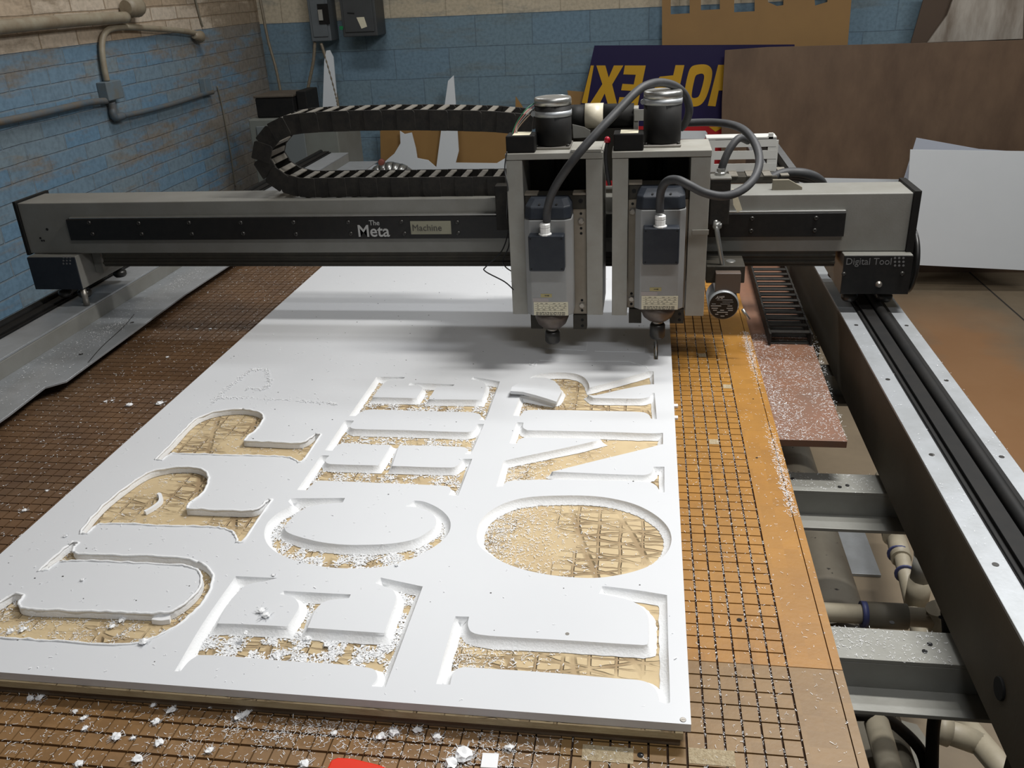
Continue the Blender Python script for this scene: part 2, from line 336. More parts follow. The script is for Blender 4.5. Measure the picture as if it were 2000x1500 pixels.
def tiles(x0, x1, y0, y1, matl, name, extra=(), mg=None, rw=.85, dp=.0045):
    """board with saw grooves cut as a real grid: solid squares standing on a lower slab"""
    gw = 0.0016 if rw < 1 else .0011
    m = MB(); m.m = 0
    gx = sorted([x for x in xs if x0 + .01 < x < x1 - .01])
    gy = []
    y = SEAM
    while y > y0: y -= GY
    y += GY
    while y < y1 - .01:
        if y > y0 + .01: gy.append(y)
        y += GY
    ex = [x0] + gx; cells = []
    bx = [(x0, gx[0] - gw)] + [(gx[i] + gw, gx[i + 1] - gw) for i in range(len(gx) - 1)] + [(gx[-1] + gw, x1)]
    gr = .0016 * rw; by = [(y0, gy[0] - gr)] + [(gy[i] + gr, gy[i + 1] - gr) for i in range(len(gy) - 1)] + [(gy[-1] + gr, y1)]
    for i, (a0, a1) in enumerate(bx):
        last = (i == len(bx) - 1 and x1 > GX1 + .02)
        if last or (i == 0 and x0 < -1.55):   # the plain margin is not grooved
            if last:
                # thin long groove near the right edge
                for q0, q1 in ((a0, 0.2845), (0.2862, x1)): cells.append((q0, q1, y0, y1))
            else: cells.append((a0, a1, y0, y1))
            continue
        for (c0, c1) in by: cells.append((a0, a1, c0, c1))
    for a0, a1, c0, c1 in cells:
        m.add([(a0, c0, TZ), (a1, c0, TZ), (a1, c1, TZ), (a0, c1, TZ), (a0, c0, TZ - dp), (a1, c0, TZ - dp), (a1, c1, TZ - dp), (a0, c1, TZ - dp)],
              [(0, 1, 2, 3), (0, 4, 5, 1), (1, 5, 6, 2), (2, 6, 7, 3), (3, 7, 4, 0)])
    m.m = 1; m.add([(x0, y0, TZ - dp), (x1, y0, TZ - dp), (x1, y1, TZ - dp), (x0, y1, TZ - dp)], [(0, 1, 2, 3)])
    m.m = 0; e = 0.0
    m.box(x0, x1, y0, y1, TZ - 0.020, TZ - dp - .0003)
    return m.build(name, [matl, mg or m_gr], bed)
XM = -0.40
tiles(XM + .001, TX1, SEAM + .001, TY1, m_or, 'hardboard_panel')['label'] = 'amber rear right panel'
tiles(TX0, XM, SEAM + .001, TY1, m_br, 'hardboard_panel', mg=m_gd)['label'] = 'dark brown rear left panel'
tiles(-0.10, TX1, TY0, SEAM - .0005, m_fr, 'hardboard_panel')['label'] = 'tan front right panel'
tiles(TX0, -0.101, TY0, SEAM - .0005, m_fl, 'hardboard_panel', rw=1.25, dp=.006)['label'] = 'brown front left panel'
# pale squares where the hard skin has broken off
pm = mat('bare_fibre', (0.50, 0.42, 0.28), 0.9, 0, 0.8, 220, (0.30, 0.22, 0.12), 0.5, 400)
pt = MB()
for (px, py) in ((1419, 755), (1393, 863), (1372, 694)):
    p = W(px, py, 'z', TZ); i = round((GX1 - p.x) / GP - .5)
    xa = GX1 - (i + 1) * GP + .003; pt.box(xa, xa + GP - .005, p.y - .011, p.y + .011, TZ - .003, TZ + .0006)
for (px, py, sx) in ((1187, 1472, .034), (1390, 1478, .03)):
    p = W(px, py, 'z', TZ); pt.box(p.x - sx, p.x + sx, p.y - .014, p.y + .012, TZ - .003, TZ + .0006)
pt.build('bare_patch', pm, bed)['label'] = 'pale squares of bare fibre'
dk = MB()
for px, py, r in ((1471, 780, .002), (1478, 895, .0025), (1444, 1212, .0045), (1364, 1254, .0018), (1251, 1476, .0045)):
    dk.cyl(W(px, py, 'z', TZ - .001), W(px, py, 'z', TZ - .001) + Vector((0, 0, .0014)), r, n=12)
dk.build('drill_hole', M['hole'], bed)

# ================================================================ layers under the sheet
SX0, SX1, SY0, SY1 = -1.147, 0.0722, 0.881, 3.32
m_sub = bpy.data.materials.new('tan_routed_board')
def sub_mat():
    m = mat('tan_routed_board', (0.62, 0.49, 0.29), 0.75, 0, 0.8, 9, (0.50, 0.375, 0.215), 0.12, 90, detail=6)
    nt = m.node_tree; N = nt.nodes; L = nt.links; b = N['Principled BSDF']; src = b.inputs['Base Color'].links[0].from_socket
    g = N.new('ShaderNodeNewGeometry'); vec = g.outputs['Position']; hs = []
    # old cutter tracks: warped stripes in three directions
    for rz, sc, th, dist in ((0.04, 34, 0.955, 1.2), (1.56, 16, 0.985, 0.5), (1.25, 7, 0.992, 0.8), (0.30, 14, 0.978, 1.0), (-0.22, 17, 0.972, 1.2)):
        mp = N.new('ShaderNodeMapping'); mp.inputs['Rotation'].default_value = (0, 0, rz); L.new(vec, mp.inputs[0])
        wv = N.new('ShaderNodeTexWave'); wv.bands_direction = 'Y'; wv.inputs['Scale'].default_value = sc / 2; wv.inputs['Distortion'].default_value = dist
        wv.inputs['Detail'].default_value = 2; wv.inputs['Detail Scale'].default_value = 2.5; L.new(mp.outputs[0], wv.inputs[0])
        r = N.new('ShaderNodeMapRange'); r.inputs[1].default_value = th - .05; r.inputs[2].default_value = th; L.new(wv.outputs[1], r.inputs[0]); hs.append(r.outputs[0])
    mxs = hs[0]
    for h in hs[1:]:
        q = N.new('ShaderNodeMath'); q.operation = 'MAXIMUM'; L.new(mxs, q.inputs[0]); L.new(h, q.inputs[1]); mxs = q.outputs[0]
    # tracks fade in and out
    t = N.new('ShaderNodeTexNoise'); t.inputs['Scale'].default_value = 8; t.inputs['Detail'].default_value = 4; L.new(vec, t.inputs['Vector'])
    rr = N.new('ShaderNodeMapRange'); rr.inputs[1].default_value = 0.44; rr.inputs[2].default_value = 0.60; L.new(t.outputs[0], rr.inputs[0])
    mu = N.new('ShaderNodeMath'); mu.operation = 'MULTIPLY'; L.new(mxs, mu.inputs[0]); L.new(rr.outputs[0], mu.inputs[1])
    mx = N.new('ShaderNodeMix'); mx.data_type = 'RGBA'; L.new(mu.outputs[0], mx.inputs[0]); L.new(src, mx.inputs[6]); mx.inputs[7].default_value = (0.34, 0.24, 0.13, 1)
    # a greyer, dirtier area near the table's right side
    L.new(mx.outputs[2], b.inputs['Base Color'])
    bp = N.new('ShaderNodeBump'); bp.inputs['Strength'].default_value = 1.0; bp.inputs['Distance'].default_value = 0.005; bp.invert = True
    L.new(mu.outputs[0], bp.inputs['Height']); L.new(bp.outputs[0], b.inputs['Normal']); return m
m_sub = sub_mat()
bb_ = MB().box(SX0 + .004, SX1 - .010, SY0 - .003, SY1 - .01, 0.8745, 0.8855); bb_.mi = [0 if all(bb_.v[i].z > .885 for i in f) else 1 for f in bb_.f]
bb_.build('backing_board', [m_sub, mat('cream_board_edge', (0.50, 0.43, 0.27), 0.7, 0, 0.7, 25, (0.36, 0.29, 0.17), 0.1, 90, stretch=(1, 1, 4))], label='tan backing board seen through the cut letters, directly beneath the white sheet', cat='board')
MB().box(SX0 + .006, SX1 - .013, SY0 - .001, SY1 - .01, TZ + .0003, 0.8743).build('plywood_board', M['plate_dark'], bev=.001, label='dark brown plywood board at the bottom of the stack, resting on the grid table', cat='board')

# ================================================================ white sheet with routed letters
def outl(org, s, pts, sm=0):
    P = on(pts, 'z', SZ, org, s)
    if sm: P = smooth(P, sm, True)
    return [(p.x, p.y) for p in P]
letters = [
 (outl((840, 1120), .26, [(190,322),(293,325),(283,370),(287,400),(310,438),(380,460),(600,478),(1000,500),(1600,538),(1632,532),(1640,500),(1642,420),(1640,340),(1620,285),(1560,230),(1500,203),(1440,185),(1270,150),(1290,97),(1320,97),(1550,125),(1780,162),(1790,560),(1802,965),(1790,977),(1765,975),(1722,962),(1712,910),(1690,865),(1640,822),(1560,800),(1380,787),(900,745),(400,712),(260,703),(205,715),(170,755),(150,835),(45,830),(115,575)]), .013),
 (outl((910, 700), .3, [(70,1150),(90,1070),(150,1000),(260,940),(400,905),(600,893),(800,895),(950,912),(1100,950),(1220,1010),(1305,1085),(1338,1165),(1320,1245),(1260,1310),(1160,1365),(1020,1405),(860,1428),(700,1425),(540,1408),(380,1375),(240,1325),(140,1265),(85,1215)], 4), .013),
 (outl((910, 700), .3, [(330,415),(375,418),(372,450),(400,468),(900,478),(1200,488),(1283,485),(1283,558),(1262,562),(1150,592),(850,665),(560,737),(1150,760),(1190,752),(1212,735),(1222,705),(1292,705),(1293,872),(1262,872),(1240,830),(1190,806),(800,792),(540,788),(300,795),(262,805),(240,832),(197,835),(245,668),(320,650),(620,588),(880,530),(860,524),(380,514),(345,530),(328,555),(283,553)]), .010),
 (outl((910, 700), .3, [(355,240),(400,246),(560,275),(595,262),(612,235),(622,212),(600,180),(560,150),(520,134),(470,130),(415,128),(440,112),(500,98),(600,91),(700,98),(760,118),(795,155),(805,192),(950,152),(1100,110),(1190,83),(1222,85),(1225,168),(1170,172),(1000,205),(840,240),(795,238),(830,257),(1130,262),(1190,252),(1215,225),(1228,225),(1243,395),(1205,393),(1190,366),(1150,350),(900,342),(420,335),(375,345),(352,375),(305,372)]), .009),
 (outl((320, 1100), .26, [(540,97),(850,112),(760,135),(640,158),(585,190),(500,280),(440,380),(405,452),(600,458),(925,475),(975,400),(1012,335),(1005,290),(960,250),(872,232),(900,208),(1405,235),(1390,262),(1260,275),(1190,295),(1140,350),(1080,485),(1655,525),(1700,400),(1745,270),(1738,230),(1715,198),(1590,150),(1630,108),(1945,175),(1810,540),(1665,930),(1560,925),(1600,860),(1590,810),(1560,790),(1400,765),(900,732),(400,692),(260,690),(190,735),(125,812),(80,812),(300,440)]), .012),
 (outl((500, 900), .22, [(285,360),(310,333),(790,330),(770,370),(600,385),(480,405),(400,440),(320,505),(265,565),(258,610),(300,645),(440,690),(600,725),(800,745),(1000,745),(1200,735),(1400,698),(1520,635),(1590,570),(1590,500),(1540,450),(1440,415),(1330,405),(1410,352),(1500,365),(1620,420),(1700,490),(1728,560),(1710,640),(1640,720),(1500,810),(1350,880),(1150,935),(900,955),(650,945),(450,910),(280,860),(150,790),(85,710),(75,620),(110,540),(200,460),(320,395)]), .011),
 (outl((580, 720), .21, [(445,480),(530,485),(495,530),(500,548),(540,560),(1000,572),(1580,590),(1620,580),(1655,550),(1680,515),(1740,515),(1620,795),(1560,795),(1590,755),(1575,738),(1540,728),(1300,718),(950,712),(885,905),(1430,920),(1480,908),(1510,880),(1545,840),(1630,840),(1500,1180),(1410,1175),(1430,1120),(1420,1100),(1380,1090),(1200,1080),(600,1055),(220,1040),(160,1062),(90,1130),(0,1128),(225,805),(300,808),(265,850),(275,878),(320,888),(755,900),(875,712),(430,690),(370,715),(330,762),(260,760)]), .0095),
 (outl((580, 720), .21, [(740,75),(1005,80),(990,92),(860,102),(815,130),(760,190),(705,265),(1110,275),(1165,185),(1150,165),(1110,157),(1035,155),(1050,132),(1465,148),(1450,162),(1300,170),(1275,205),(1225,285),(1715,290),(1745,210),(1755,165),(1745,135),(1715,118),(1620,98),(1640,75),(1888,120),(1755,480),(1690,475),(1712,445),(1695,420),(1620,405),(1200,395),(720,380),(640,385),(590,405),(545,440),(485,440)]), .0085),
 (outl((0, 1040), .22, [(650,80),(705,92),(660,130),(655,165),(700,188),(900,195),(1300,208),(1500,215),(1700,240),(1820,290),(1885,370),(1890,420),(1860,520),(1800,620),(1680,740),(1520,860),(1350,940),(1150,990),(900,995),(500,965),(0,935),(-280,920),(-300,935),(-390,1010),(-440,1010),(-120,700),(120,540),(215,560),(170,630),(200,668),(330,682),(690,692),(1200,712),(1400,715),(1530,698),(1650,620),(1750,520),(1788,430),(1770,355),(1700,308),(1600,290),(1200,270),(700,250),(560,258),(480,290),(430,330),(340,345),(480,215)]), .0025),
 (outl((60, 780), .29, [(335,905),(345,878),(480,720),(640,590),(780,500),(900,465),(1050,453),(1150,470),(1197,515),(1190,570),(1150,640),(1100,680),(1065,705),(1055,735),(1250,742),(1480,748),(1535,732),(1570,700),(1600,675),(1630,675),(1530,810),(1425,965),(1385,962),(1385,925),(1350,888),(1290,868),(1200,860),(800,848),(600,838),(470,838),(430,858),(380,905)]), .003),
 (outl((60, 780), .29, [(835,405),(960,285),(1100,140),(1230,85),(1400,65),(1500,75),(1565,110),(1555,160),(1510,215),(1460,250),(1440,278),(1600,285),(1800,292),(1860,275),(1915,230),(1958,235),(1830,420),(1800,425),(1780,405),(1740,392),(1680,385),(1100,370),(960,362),(915,385),(885,410)]), .003)]
# slot the right-hand cutter is milling at this moment
q = [W(1277, 668, 'z', SZ), W(1285, 668, 'z', SZ), W(1285, 702, 'z', SZ), W(1277, 702, 'z', SZ)]
letters.append(([(p.x, p.y) for p in q], .0003))
def area2(P): return sum(P[i][0] * P[(i + 1) % len(P)][1] - P[(i + 1) % len(P)][0] * P[i][1] for i in range(len(P))) / 2
def densify(P, step=.012):
    out = []
    for i in range(len(P)):
        a = Vector(P[i]); b = Vector(P[(i + 1) % len(P)]); n = max(1, int((b - a).length / step))
        for k in range(n): out.append(tuple(a + (b - a) * k / n))
    return out
def inset(P, d):
    """offset of a counter-clockwise loop towards its inside, kept short at tight corners"""
    n = len(P); out = []
    for i in range(n):
        a, b, c = Vector(P[i - 1]), Vector(P[i]), Vector(P[(i + 1) % n])
        e1 = (b - a).normalized(); e2 = (c - b).normalized()
        n1 = Vector((-e1.y, e1.x)); n2 = Vector((-e2.y, e2.x)); m_ = n1 + n2
        if m_.length < .3: m_ = n1
        m_.normalize(); k = min(1.5, 1 / max(.4, m_.dot(n1)))
        out.append(tuple(b + m_ * d * k))
    return out
def soften(P, sharp=0.75, n=4):
    """round the gentle bends of an outline, keep its sharp corners and long straights"""
    V = [Vector(p) for p in P]; N = len(V); T = []
    for i in range(N):
        a, b = V[i] - V[i - 1], V[(i + 1) % N] - V[i]
        if a.length < 1e-6 or b.length < 1e-6 or a.angle(b) > sharp: T.append(None)
        else: T.append((a + b).normalized())
    out = []
    for i in range(N):
        a, b = V[i], V[(i + 1) % N]; d = b - a; L_ = d.length
        if L_ < 1e-6: continue
        ta = T[i] * L_ if T[i] else d; tb = T[(i + 1) % N] * L_ if T[(i + 1) % N] else d
        for k in range(n):
            t = k / n; out.append(tuple((2*t**3-3*t*t+1)*a + (t**3-2*t*t+t)*ta + (-2*t**3+3*t*t)*b + (t**3-t*t)*tb))
    return out
loops = []
for P, d in letters:
    P = densify(soften(P) if len(P) > 4 else P)
    if area2(P) < 0: P = P[::-1]
    loops.append((P, d))
rect = densify([(SX0, SY0), (SX1, SY0), (SX1, SY1), (SX0, SY1)], .1)
vin = [Vector(p) for p in rect]; edges = [(i, (i + 1) % len(rect)) for i in range(len(rect))]; base = len(rect)
for P, d in loops:
    vin += [Vector(p) for p in P]; edges += [(base + i, base + (i + 1) % len(P)) for i in range(len(P))]; base += len(P)
vo, eo, fo, *_ = delaunay_2d_cdt(vin, edges, [], 0, 1e-6)
def inside(pt, P):
    x, y = pt; c = False; n = len(P); k = n - 1
    for i in range(n):
        if (P[i][1] > y) != (P[k][1] > y) and x < (P[k][0] - P[i][0]) * (y - P[i][1]) / (P[k][1] - P[i][1]) + P[i][0]: c = not c
        k = i
    return c
keep = []
for f in fo:
    c = sum((vo[i] for i in f), Vector((0, 0))) / len(f)
    if c.x < SX0 or c.x > SX1 or c.y < SY0 or c.y > SY1: continue
    if any(inside(c, P) for P, d in loops): continue
    keep.append(list(f))
SB = SZ - 0.0135
sh = MB()
sh.add([(v.x, v.y, SZ) for v in vo], keep)
sh.add([(v.x, v.y, SB) for v in vo], [f[::-1] for f in keep])
n = len(rect); sh.add([(x, y, SZ) for x, y in rect] + [(x, y, SB) for x, y in rect], [(i, n + i, n + (i + 1) % n, (i + 1) % n) for i in range(n)])
sh.m = 1
rnd = random.Random(3)
for P, d in loops:
    n = len(P)
    # rounded slope left by the ball-nosed cutter, slightly ragged at its foot
    prof = [(0, 0), (d * .10, -.0035), (d * .30, -.0072), (d * .62, -.0105), (d, -.0135)] if d > .006 else [(0, 0), (d * .2, -.0015), (d * .6, -.004), (d * .8, -.0135)]
    rings = []
    for k, (dd, z) in enumerate(prof):
        L_ = inset(P, dd)
        rings.append([(x + (rnd.uniform(-1, 1) * .0012 if k == 4 else 0), y + (rnd.uniform(-1, 1) * .0012 if k == 4 else 0), SZ + z) for x, y in L_])
    vs = [p for r_ in rings for p in r_]; fs = []
    for k in range(len(rings) - 1):
        for i in range(n): fs.append((k * n + i, k * n + (i + 1) % n, (k + 1) * n + (i + 1) % n, (k + 1) * n + i))
    sh.add(vs, fs, True)
sheet = sh.build('plastic_sheet', [M['sheet'], M['sheetcut']], label='large white plastic sheet with letter shapes routed through it, lying on the machine table', cat='sheet')
# screw, small holes
scw = MB(); p = W(1334, 1406, 'z', SZ); scw.lathe(p - Vector((0, 0, .0005)), (0, 0, 1), [(0, 0), (.0042, 0), (.0042, .001), (.0036, .0013), (0, .0013)], 16)
scw.box(p.x - .0026, p.x + .0026, p.y - .0005, p.y + .0005, SZ + .0006, SZ + .0012); so = scw.build('screw', M['bolt'], sheet); so['label'] = 'small grey cross-head screw'
dh = MB(); p = W(1108, 1238, 'z', SZ); dh.cyl(p - Vector((0, 0, .001)), p + Vector((0, 0, .0003)), .0032, n=14); dh.build('screw_hole', M['bolt'], sheet)
# ragged burr thrown up round the letters cut by the straight cutter
for P_, d_ in loops[8:11]:
    rim = MB(); rq = random.Random(9); n = len(P_); run = []
    for i in range(n + 1):
        x, y = P_[i % n]; run.append(Vector((x + rq.uniform(-.0012, .0012), y + rq.uniform(-.0012, .0012), SZ + rq.uniform(-.0010, .0006))))
        if rq.random() < .07 and len(run) > 3: rim.tube(run, .0022, 6, rings=.3); run = run[-1:]
    if len(run) > 2: rim.tube(run, .0022, 6, rings=.3)
    tag(rim.build('ragged_burr', M['sheetcut'], sheet), kind='stuff')
# lines already scored for the next letters
sc_ = MB()
def score(pts, wd=.0007, h=.0009):
    Q = on(pts, 'z', SZ)
    for a, b in zip(Q, Q[1:]):
        d_ = (b - a).normalized(); s1 = Vector((-d_.y, d_.x, 0)) * wd
        sc_.prism([a + s1, b + s1, b - s1, a - s1], (0, 0, h))
score([(1044, 679), (1145, 685), (1147, 668)]); score([(1162, 686), (1258, 688), (1259, 660)]); score([(1050, 705), (1038, 714), (1034, 713), (1035, 704)])
score([(1053, 704), (1228, 706), (1262, 716), (1266, 722)]); score([(1034, 713), (1046, 715), (1050, 706)])
sc_.build('scored_line', M['sheetcut'], sheet)['label'] = 'faint scored outline of the next letter'
# ================================================================ machine frame
RZ = 0.95
frame = thing('machine_frame', 'long grey and black steel side frame with rails around the grid table', 'machine frame', (-.58, 2.5, FZ))
yF, yR = 0.15, 4.9
# right side beam: dark web, bright rail bed, black rail
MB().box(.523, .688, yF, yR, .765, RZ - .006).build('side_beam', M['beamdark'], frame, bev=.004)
rb = MB(); rb.box(.523, .5650, yF, yR, RZ - .006, RZ); rb.box(.6535, .688, yF, yR, RZ - .006, RZ)
rb.build('rail_bed', M['alum_light'], frame, bev=.0008)['label'] = 'bright aluminium rail bed'
def rail(xa, xb, sgn):
    m = MB(); m.box(xa, xb, yF, yR, RZ - .006, RZ + .001)
    e = xa if sgn > 0 else xb
    def seg(a, b, z0, z1): m.box(*sorted((e + sgn * a, e + sgn * b)), yF, yR, z0, z1)
    seg(.002, .008, RZ, RZ + .005); seg(.012, .042, RZ, RZ + .010); m.cyl((e + sgn * .060, yF, RZ + .007), (e + sgn * .060, yR, RZ + .007), .0125, n=18)
    seg(.076, .086, RZ, RZ + .003)
    return m.build('guide_rail', M['black'], frame, bev=.0006)
rail(.5650, .6535, 1)
hb = MB()
for px, py in ((1665, 635), (1726, 741), (1810, 888), (1931, 1102)):
    p = W(px, py, 'z', RZ); hb.cyl((.545, p.y, RZ - .001), (.545, p.y, RZ + .0006), .0052, n=14); hb.cyl((.669, p.y, RZ - .001), (.669, p.y, RZ + .0006), .0050, n=14)
hb.build('rail_bolt', M['boltdark'], frame)
# left side beam
MB().box(-1.855, -1.6885, yF, yR, .885, RZ - .006).build('side_beam', M['alum'], frame, bev=.004)
MB().box(-1.79, -1.6885, yF, yR, RZ - .006, RZ).build('rail_bed', M['alum_light'], frame, bev=.0008)
rail(-1.875, -1.790, -1)
MB().box(-1.855, -1.70, yF, yR, .74, .884).build('beam_web', M['steel_dark'], frame)
fl = MB()
pl = [(-1.6885, yF), (-1.525, yF), (-1.523, 1.70), (-1.535, 1.86), (-1.500, 1.90), (-1.520, 2.6), (-1.505, 3.2), (-1.52, yR), (-1.6885, yR)]
fl.prism([Vector((x, y, .893)) for x, y in pl], (0, 0, .006)); fl.build('side_flange', M['alum_light'], frame, bev=.001)['label'] = 'pale dusty flange along the left beam'
fh = MB()
for px, py in ((158, 692), (258, 630)):
    p = W(px, py, 'z', .899); fh.cyl(p, p + Vector((0, 0, .0006)), .006, n=12)
p0, p1 = W(172, 708, 'z', .8995), W(262, 614, 'z', .8995)
fh.tube(smooth([p0, p0.lerp(p1, .3) + Vector((-.004, 0, 0)), p0.lerp(p1, .7) + Vector((.004, 0, 0)), p1], 5), .0012, 6); fh.build('flange_mark', M['boltdark'], frame)
# cross members: channels that carry the table
for y0, y1, za in ((1.727, 1.806, .75), (1.198, 1.277, .75), (2.35, 2.43, .75), (2.95, 3.03, .75), (.62, .72, .75)):
    cm = MB(); cm.box(-1.66, .655, y0, y1, za - .008, za); cm.box(-1.66, .655, y0, y0 + .008, za - .068, za - .008)
    cm.box(-1.66, .655, y0 - .055, y0, za - .068, za - .060)
    cm.build('cross_member', M['member'], frame, bev=.001)
bh = MB()
for px, py in ((1655, 948), (1742, 1216), (1838, 1206), (1816, 1258), (1806, 1272), (1640, 951), (1548, 935)):
    p = W(px, py, 'z', .7505); bh.cyl(p, p + Vector((0, 0, .0008)), .0045, n=10)
bh.build('bolt_hole', M['hole'], frame)
# legs, foot plates and lower cross beams
lg = MB(); lg.box(.535, .66, .90, 1.02, FZ, .765); lg.build('leg', M['steel_dark'], frame, bev=.003)
lg = MB(); lg.box(.46, .58, 2.80, 2.92, FZ, .765); lg.build('leg', M['sand'], frame, bev=.003)
lg = MB(); lg.box(-1.84, -1.72, 1.05, 1.17, FZ, .74); lg.build('leg', M['steel_dark'], frame, bev=.003)
lg = MB(); lg.box(-1.84, -1.72, 4.5, 4.62, FZ, .74); lg.build('leg', M['sand'], frame, bev=.003)
lg = MB(); lg.box(.535, .66, 4.5, 4.62, FZ, .765); lg.build('leg', M['sand'], frame, bev=.003)
fp = MB(); p = W(1668, 1075, 'z', FZ); fp.box(p.x - .05, p.x + .06, p.y - .16, p.y + .3, FZ, FZ + .012); fp.build('foot_plate', M['alum_light'], frame, bev=.001)
p = W(1850, 1180, 'x', .5229)
kn = MB()
for px, py in ((1955, 1345),):
    p = W(px, py, 'x', .5229); kn.cyl(p, p + Vector((-.004, 0, 0)), .017, n=18)
kn.build('cable_hole', M['hole'], frame)

# brown side shelf and its support
SH1 = W(1655, 862, 'z', .845); SH2 = W(1590, 640, 'z', .845)
MB().prism([Vector((.3005, SH1.y, .828)), Vector((SH1.x, SH1.y, .828)), Vector((SH2.x, 3.2, .828)), Vector((.3005, 3.2, .828))], (0, 0, .017)).build('side_shelf', mat('red_brown_hardboard', (0.20, 0.095, 0.055), 0.6, 0, 0.7, 9, (0.14, 0.085, 0.06), 0.05, 90), bev=.001,
    label='red-brown board shelf littered with white shavings, right of the grid table', cat='shelf')

# cable carrier lying along the shelf
cc = thing('cable_carrier', 'black plastic cable carrier lying on the red-brown side shelf under the gantry', 'cable carrier', (.42, 2.7, .846))
for k in range(17):
    y = 2.335 + k * .052; l = MB(); x0, x1 = .345 + k * .001, .462 + k * .001
    l.box(x0, x0 + .006, y, y + .049, .846, .882); l.box(x1 - .006, x1, y, y + .049, .846, .882)
    l.box(x0 + .006, x1 - .006, y + .012, y + .030, .877, .8815); l.box(x0 + .006, x1 - .006, y + .012, y + .034, .846, .849)
    l.build('chain_link', M['chain'], cc, bev=.0015)

# ================================================================ gantry
gan = thing('gantry', 'long grey gantry beam with a black track plate spanning the machine', 'gantry', (-.58, 2.4, RZ))
BF, BB, B0, B1 = 2.35, 2.485, 1.1115, 1.265
xl, xr = -1.853, .674
MB().box(xl, xr, BF, BB, B0, B1).build('beam', M['alum'], gan, bev=.0025)
for nm, x0, x1 in (('end_cap', xl - .010, xl), ('end_cap', xr, xr + .018)):
    MB().box(x0, x1, BF - .006, BB + .02, B0 - .004, B1 + .006).build(nm, M['black'], gan, bev=.001)
# under rail
ur = MB(); ur.box(-1.62, .50, BF + .002, BB - .03, 1.070, B0); ur.box(-1.62, .50, BF - .003, BF + .01, 1.078, 1.085); ur.cyl((-1.62, BF + .006, 1.099), (.50, BF + .006, 1.099), .0065, n=12)
ur.build('under_rail', M['steel_dark'], gan, bev=.001)
# lip and track plate
def FP(x, y, v=BF): return W(x, y, 'y', v)
ta, tb = FP(127, 427), FP(1652, 462); tt, tbm = FP(700, 424).z, FP(700, 467).z
PF = BF - .014
ta, tb = W(127, 427, 'y', PF).x, W(1654, 410, 'y', PF).x; tz1, tz0 = W(700, 424, 'y', PF).z, W(700, 467, 'y', PF).z
MB().box(ta, tb, PF, BF, tz0, tz1).build('track_plate', M['blackgloss'], gan, bev=.0015)
MB().box(ta + .01, tb - .0, PF + .003, BF, tz1, tz1 + .006).build('plate_lip', M['chrome'], gan, bev=.0018)
bt = MB()
for px, py in ((174, 435), (181, 457), (271, 436), (277, 457), (369, 435), (375, 457), (470, 435), (475, 456), (573, 434), (578, 457), (680, 434), (685, 456), (784, 433), (790, 456), (893, 434), (895, 455), (1469, 427), (1467, 451), (1594, 426), (1591, 450)):
    p = W(px, py, 'y', PF); bt.lathe(p, (0, -1, 0), [(.0062, 0), (.0060, .002), (.0045, .0042), (.0026, .0046), (.0026, .003), (0, .003)], 14)
bt.build('track_bolt', M['boltdark'], gan)
hb = MB()
for px, py, r in ((92, 448, .0042), (79, 465, .0035), (82, 470, .003), (86, 470, .003)):
    p = W(px, py, 'y', BF); hb.lathe(p, (0, -1, 0), [(r, 0), (r, .0006), (0, .0006)], 12)
hb.build('scuff', M['hole'], gan)
# lettering on the plate
up = (0, 0, 1)
p = W(699, 462, 'y', PF - .0004); text('lettering', 'Meta', .0475, p, M['silver_text'], gan, sx=.98, bold=.0006)
p = W(721, 440, 'y', PF - .0004); text('lettering', 'The', .0205, p, M['silver_text'], gan, sx=.95)
a, b_ = W(801, 432, 'y', PF), W(882, 457, 'y', PF)
MB().box(a.x, b_.x, PF - .0012, PF, b_.z, a.z).build('name_plate', mat('aged_brass', (0.27, 0.26, 0.19), 0.5, 0.2), gan)['label'] = 'small aged metal name plate'
p = W(805, 451, 'y', PF - .0016); text('lettering', 'Machine', .0262, p, M['ink'], gan, sx=.98)
# end blocks with wheels
def end_block(x0, x1, ytop, z0, z1, ybk, plate, tabl):
    m = MB(); m.prism([Vector((x0, ytop, z0)), Vector((x0, ybk, z0)), Vector((x0, ybk, z1)), Vector((x0, ytop, z1))], (x1 - x0, 0, 0))
    b = m.build('end_block', M['alum'], gan, bev=.002)
    MB().box(x0, x1, ytop - .004, ytop, z0, z1 - .002).build('face_plate', plate, b, bev=.0008)
    return b
eL = end_block(-1.845, -1.688, 2.321, 1.008, 1.1105, 2.62, M['slate'], 0)
eR = end_block(.5155, .687, 2.321, 1.004, 1.1105, 2.62, M['blackgloss'], 0)
YF = 2.3168
p = W(1651, 517, 'y', YF); text('lettering', 'Digital Tool', .0262, p, M['faded_text'], eR, sx=.92, ext=.0003)
dd = MB()
for ix in range(3):
    for iy in range(3):
        p = W(1748 + ix * 8.2, 504 + iy * 7.3, 'y', YF); dd.lathe(p, (0, -1, 0), [(.0030, 0), (.0030, .0006), (0, .0006)], 10)
dd.build('logo_dot', M['faded_text'], eR)
dl = MB()
for ix in range(3):
    for iy in range(3):
        p = W(124 + ix * 6.5, 503 + iy * 6, 'y', YF); dl.lathe(p, (0, -1, 0), [(.0028, 0), (.0028, .0006), (0, .0006)], 10)
dl.build('logo_dot', M['faded_text'], eL)
eb = MB()
for px, py, r in ((1648, 535, .006), (1762, 534, .006)):
    p = W(px, py, 'y', YF); eb.lathe(p, (0, -1, 0), [(r, 0), (r * .9, .003), (r * .5, .005), (0, .005)], 12)
eb.build('face_bolt', M['boltdark'], eR)
kb = MB(); p = W(1716, 555, 'y', YF); kb.lathe(p, (0, -1, 0), [(.0085, 0), (.0085, .004), (.0055, .005), (.0055, .011), (0, .011)], 12); kb.build('nipple', M['bolt'], eR)
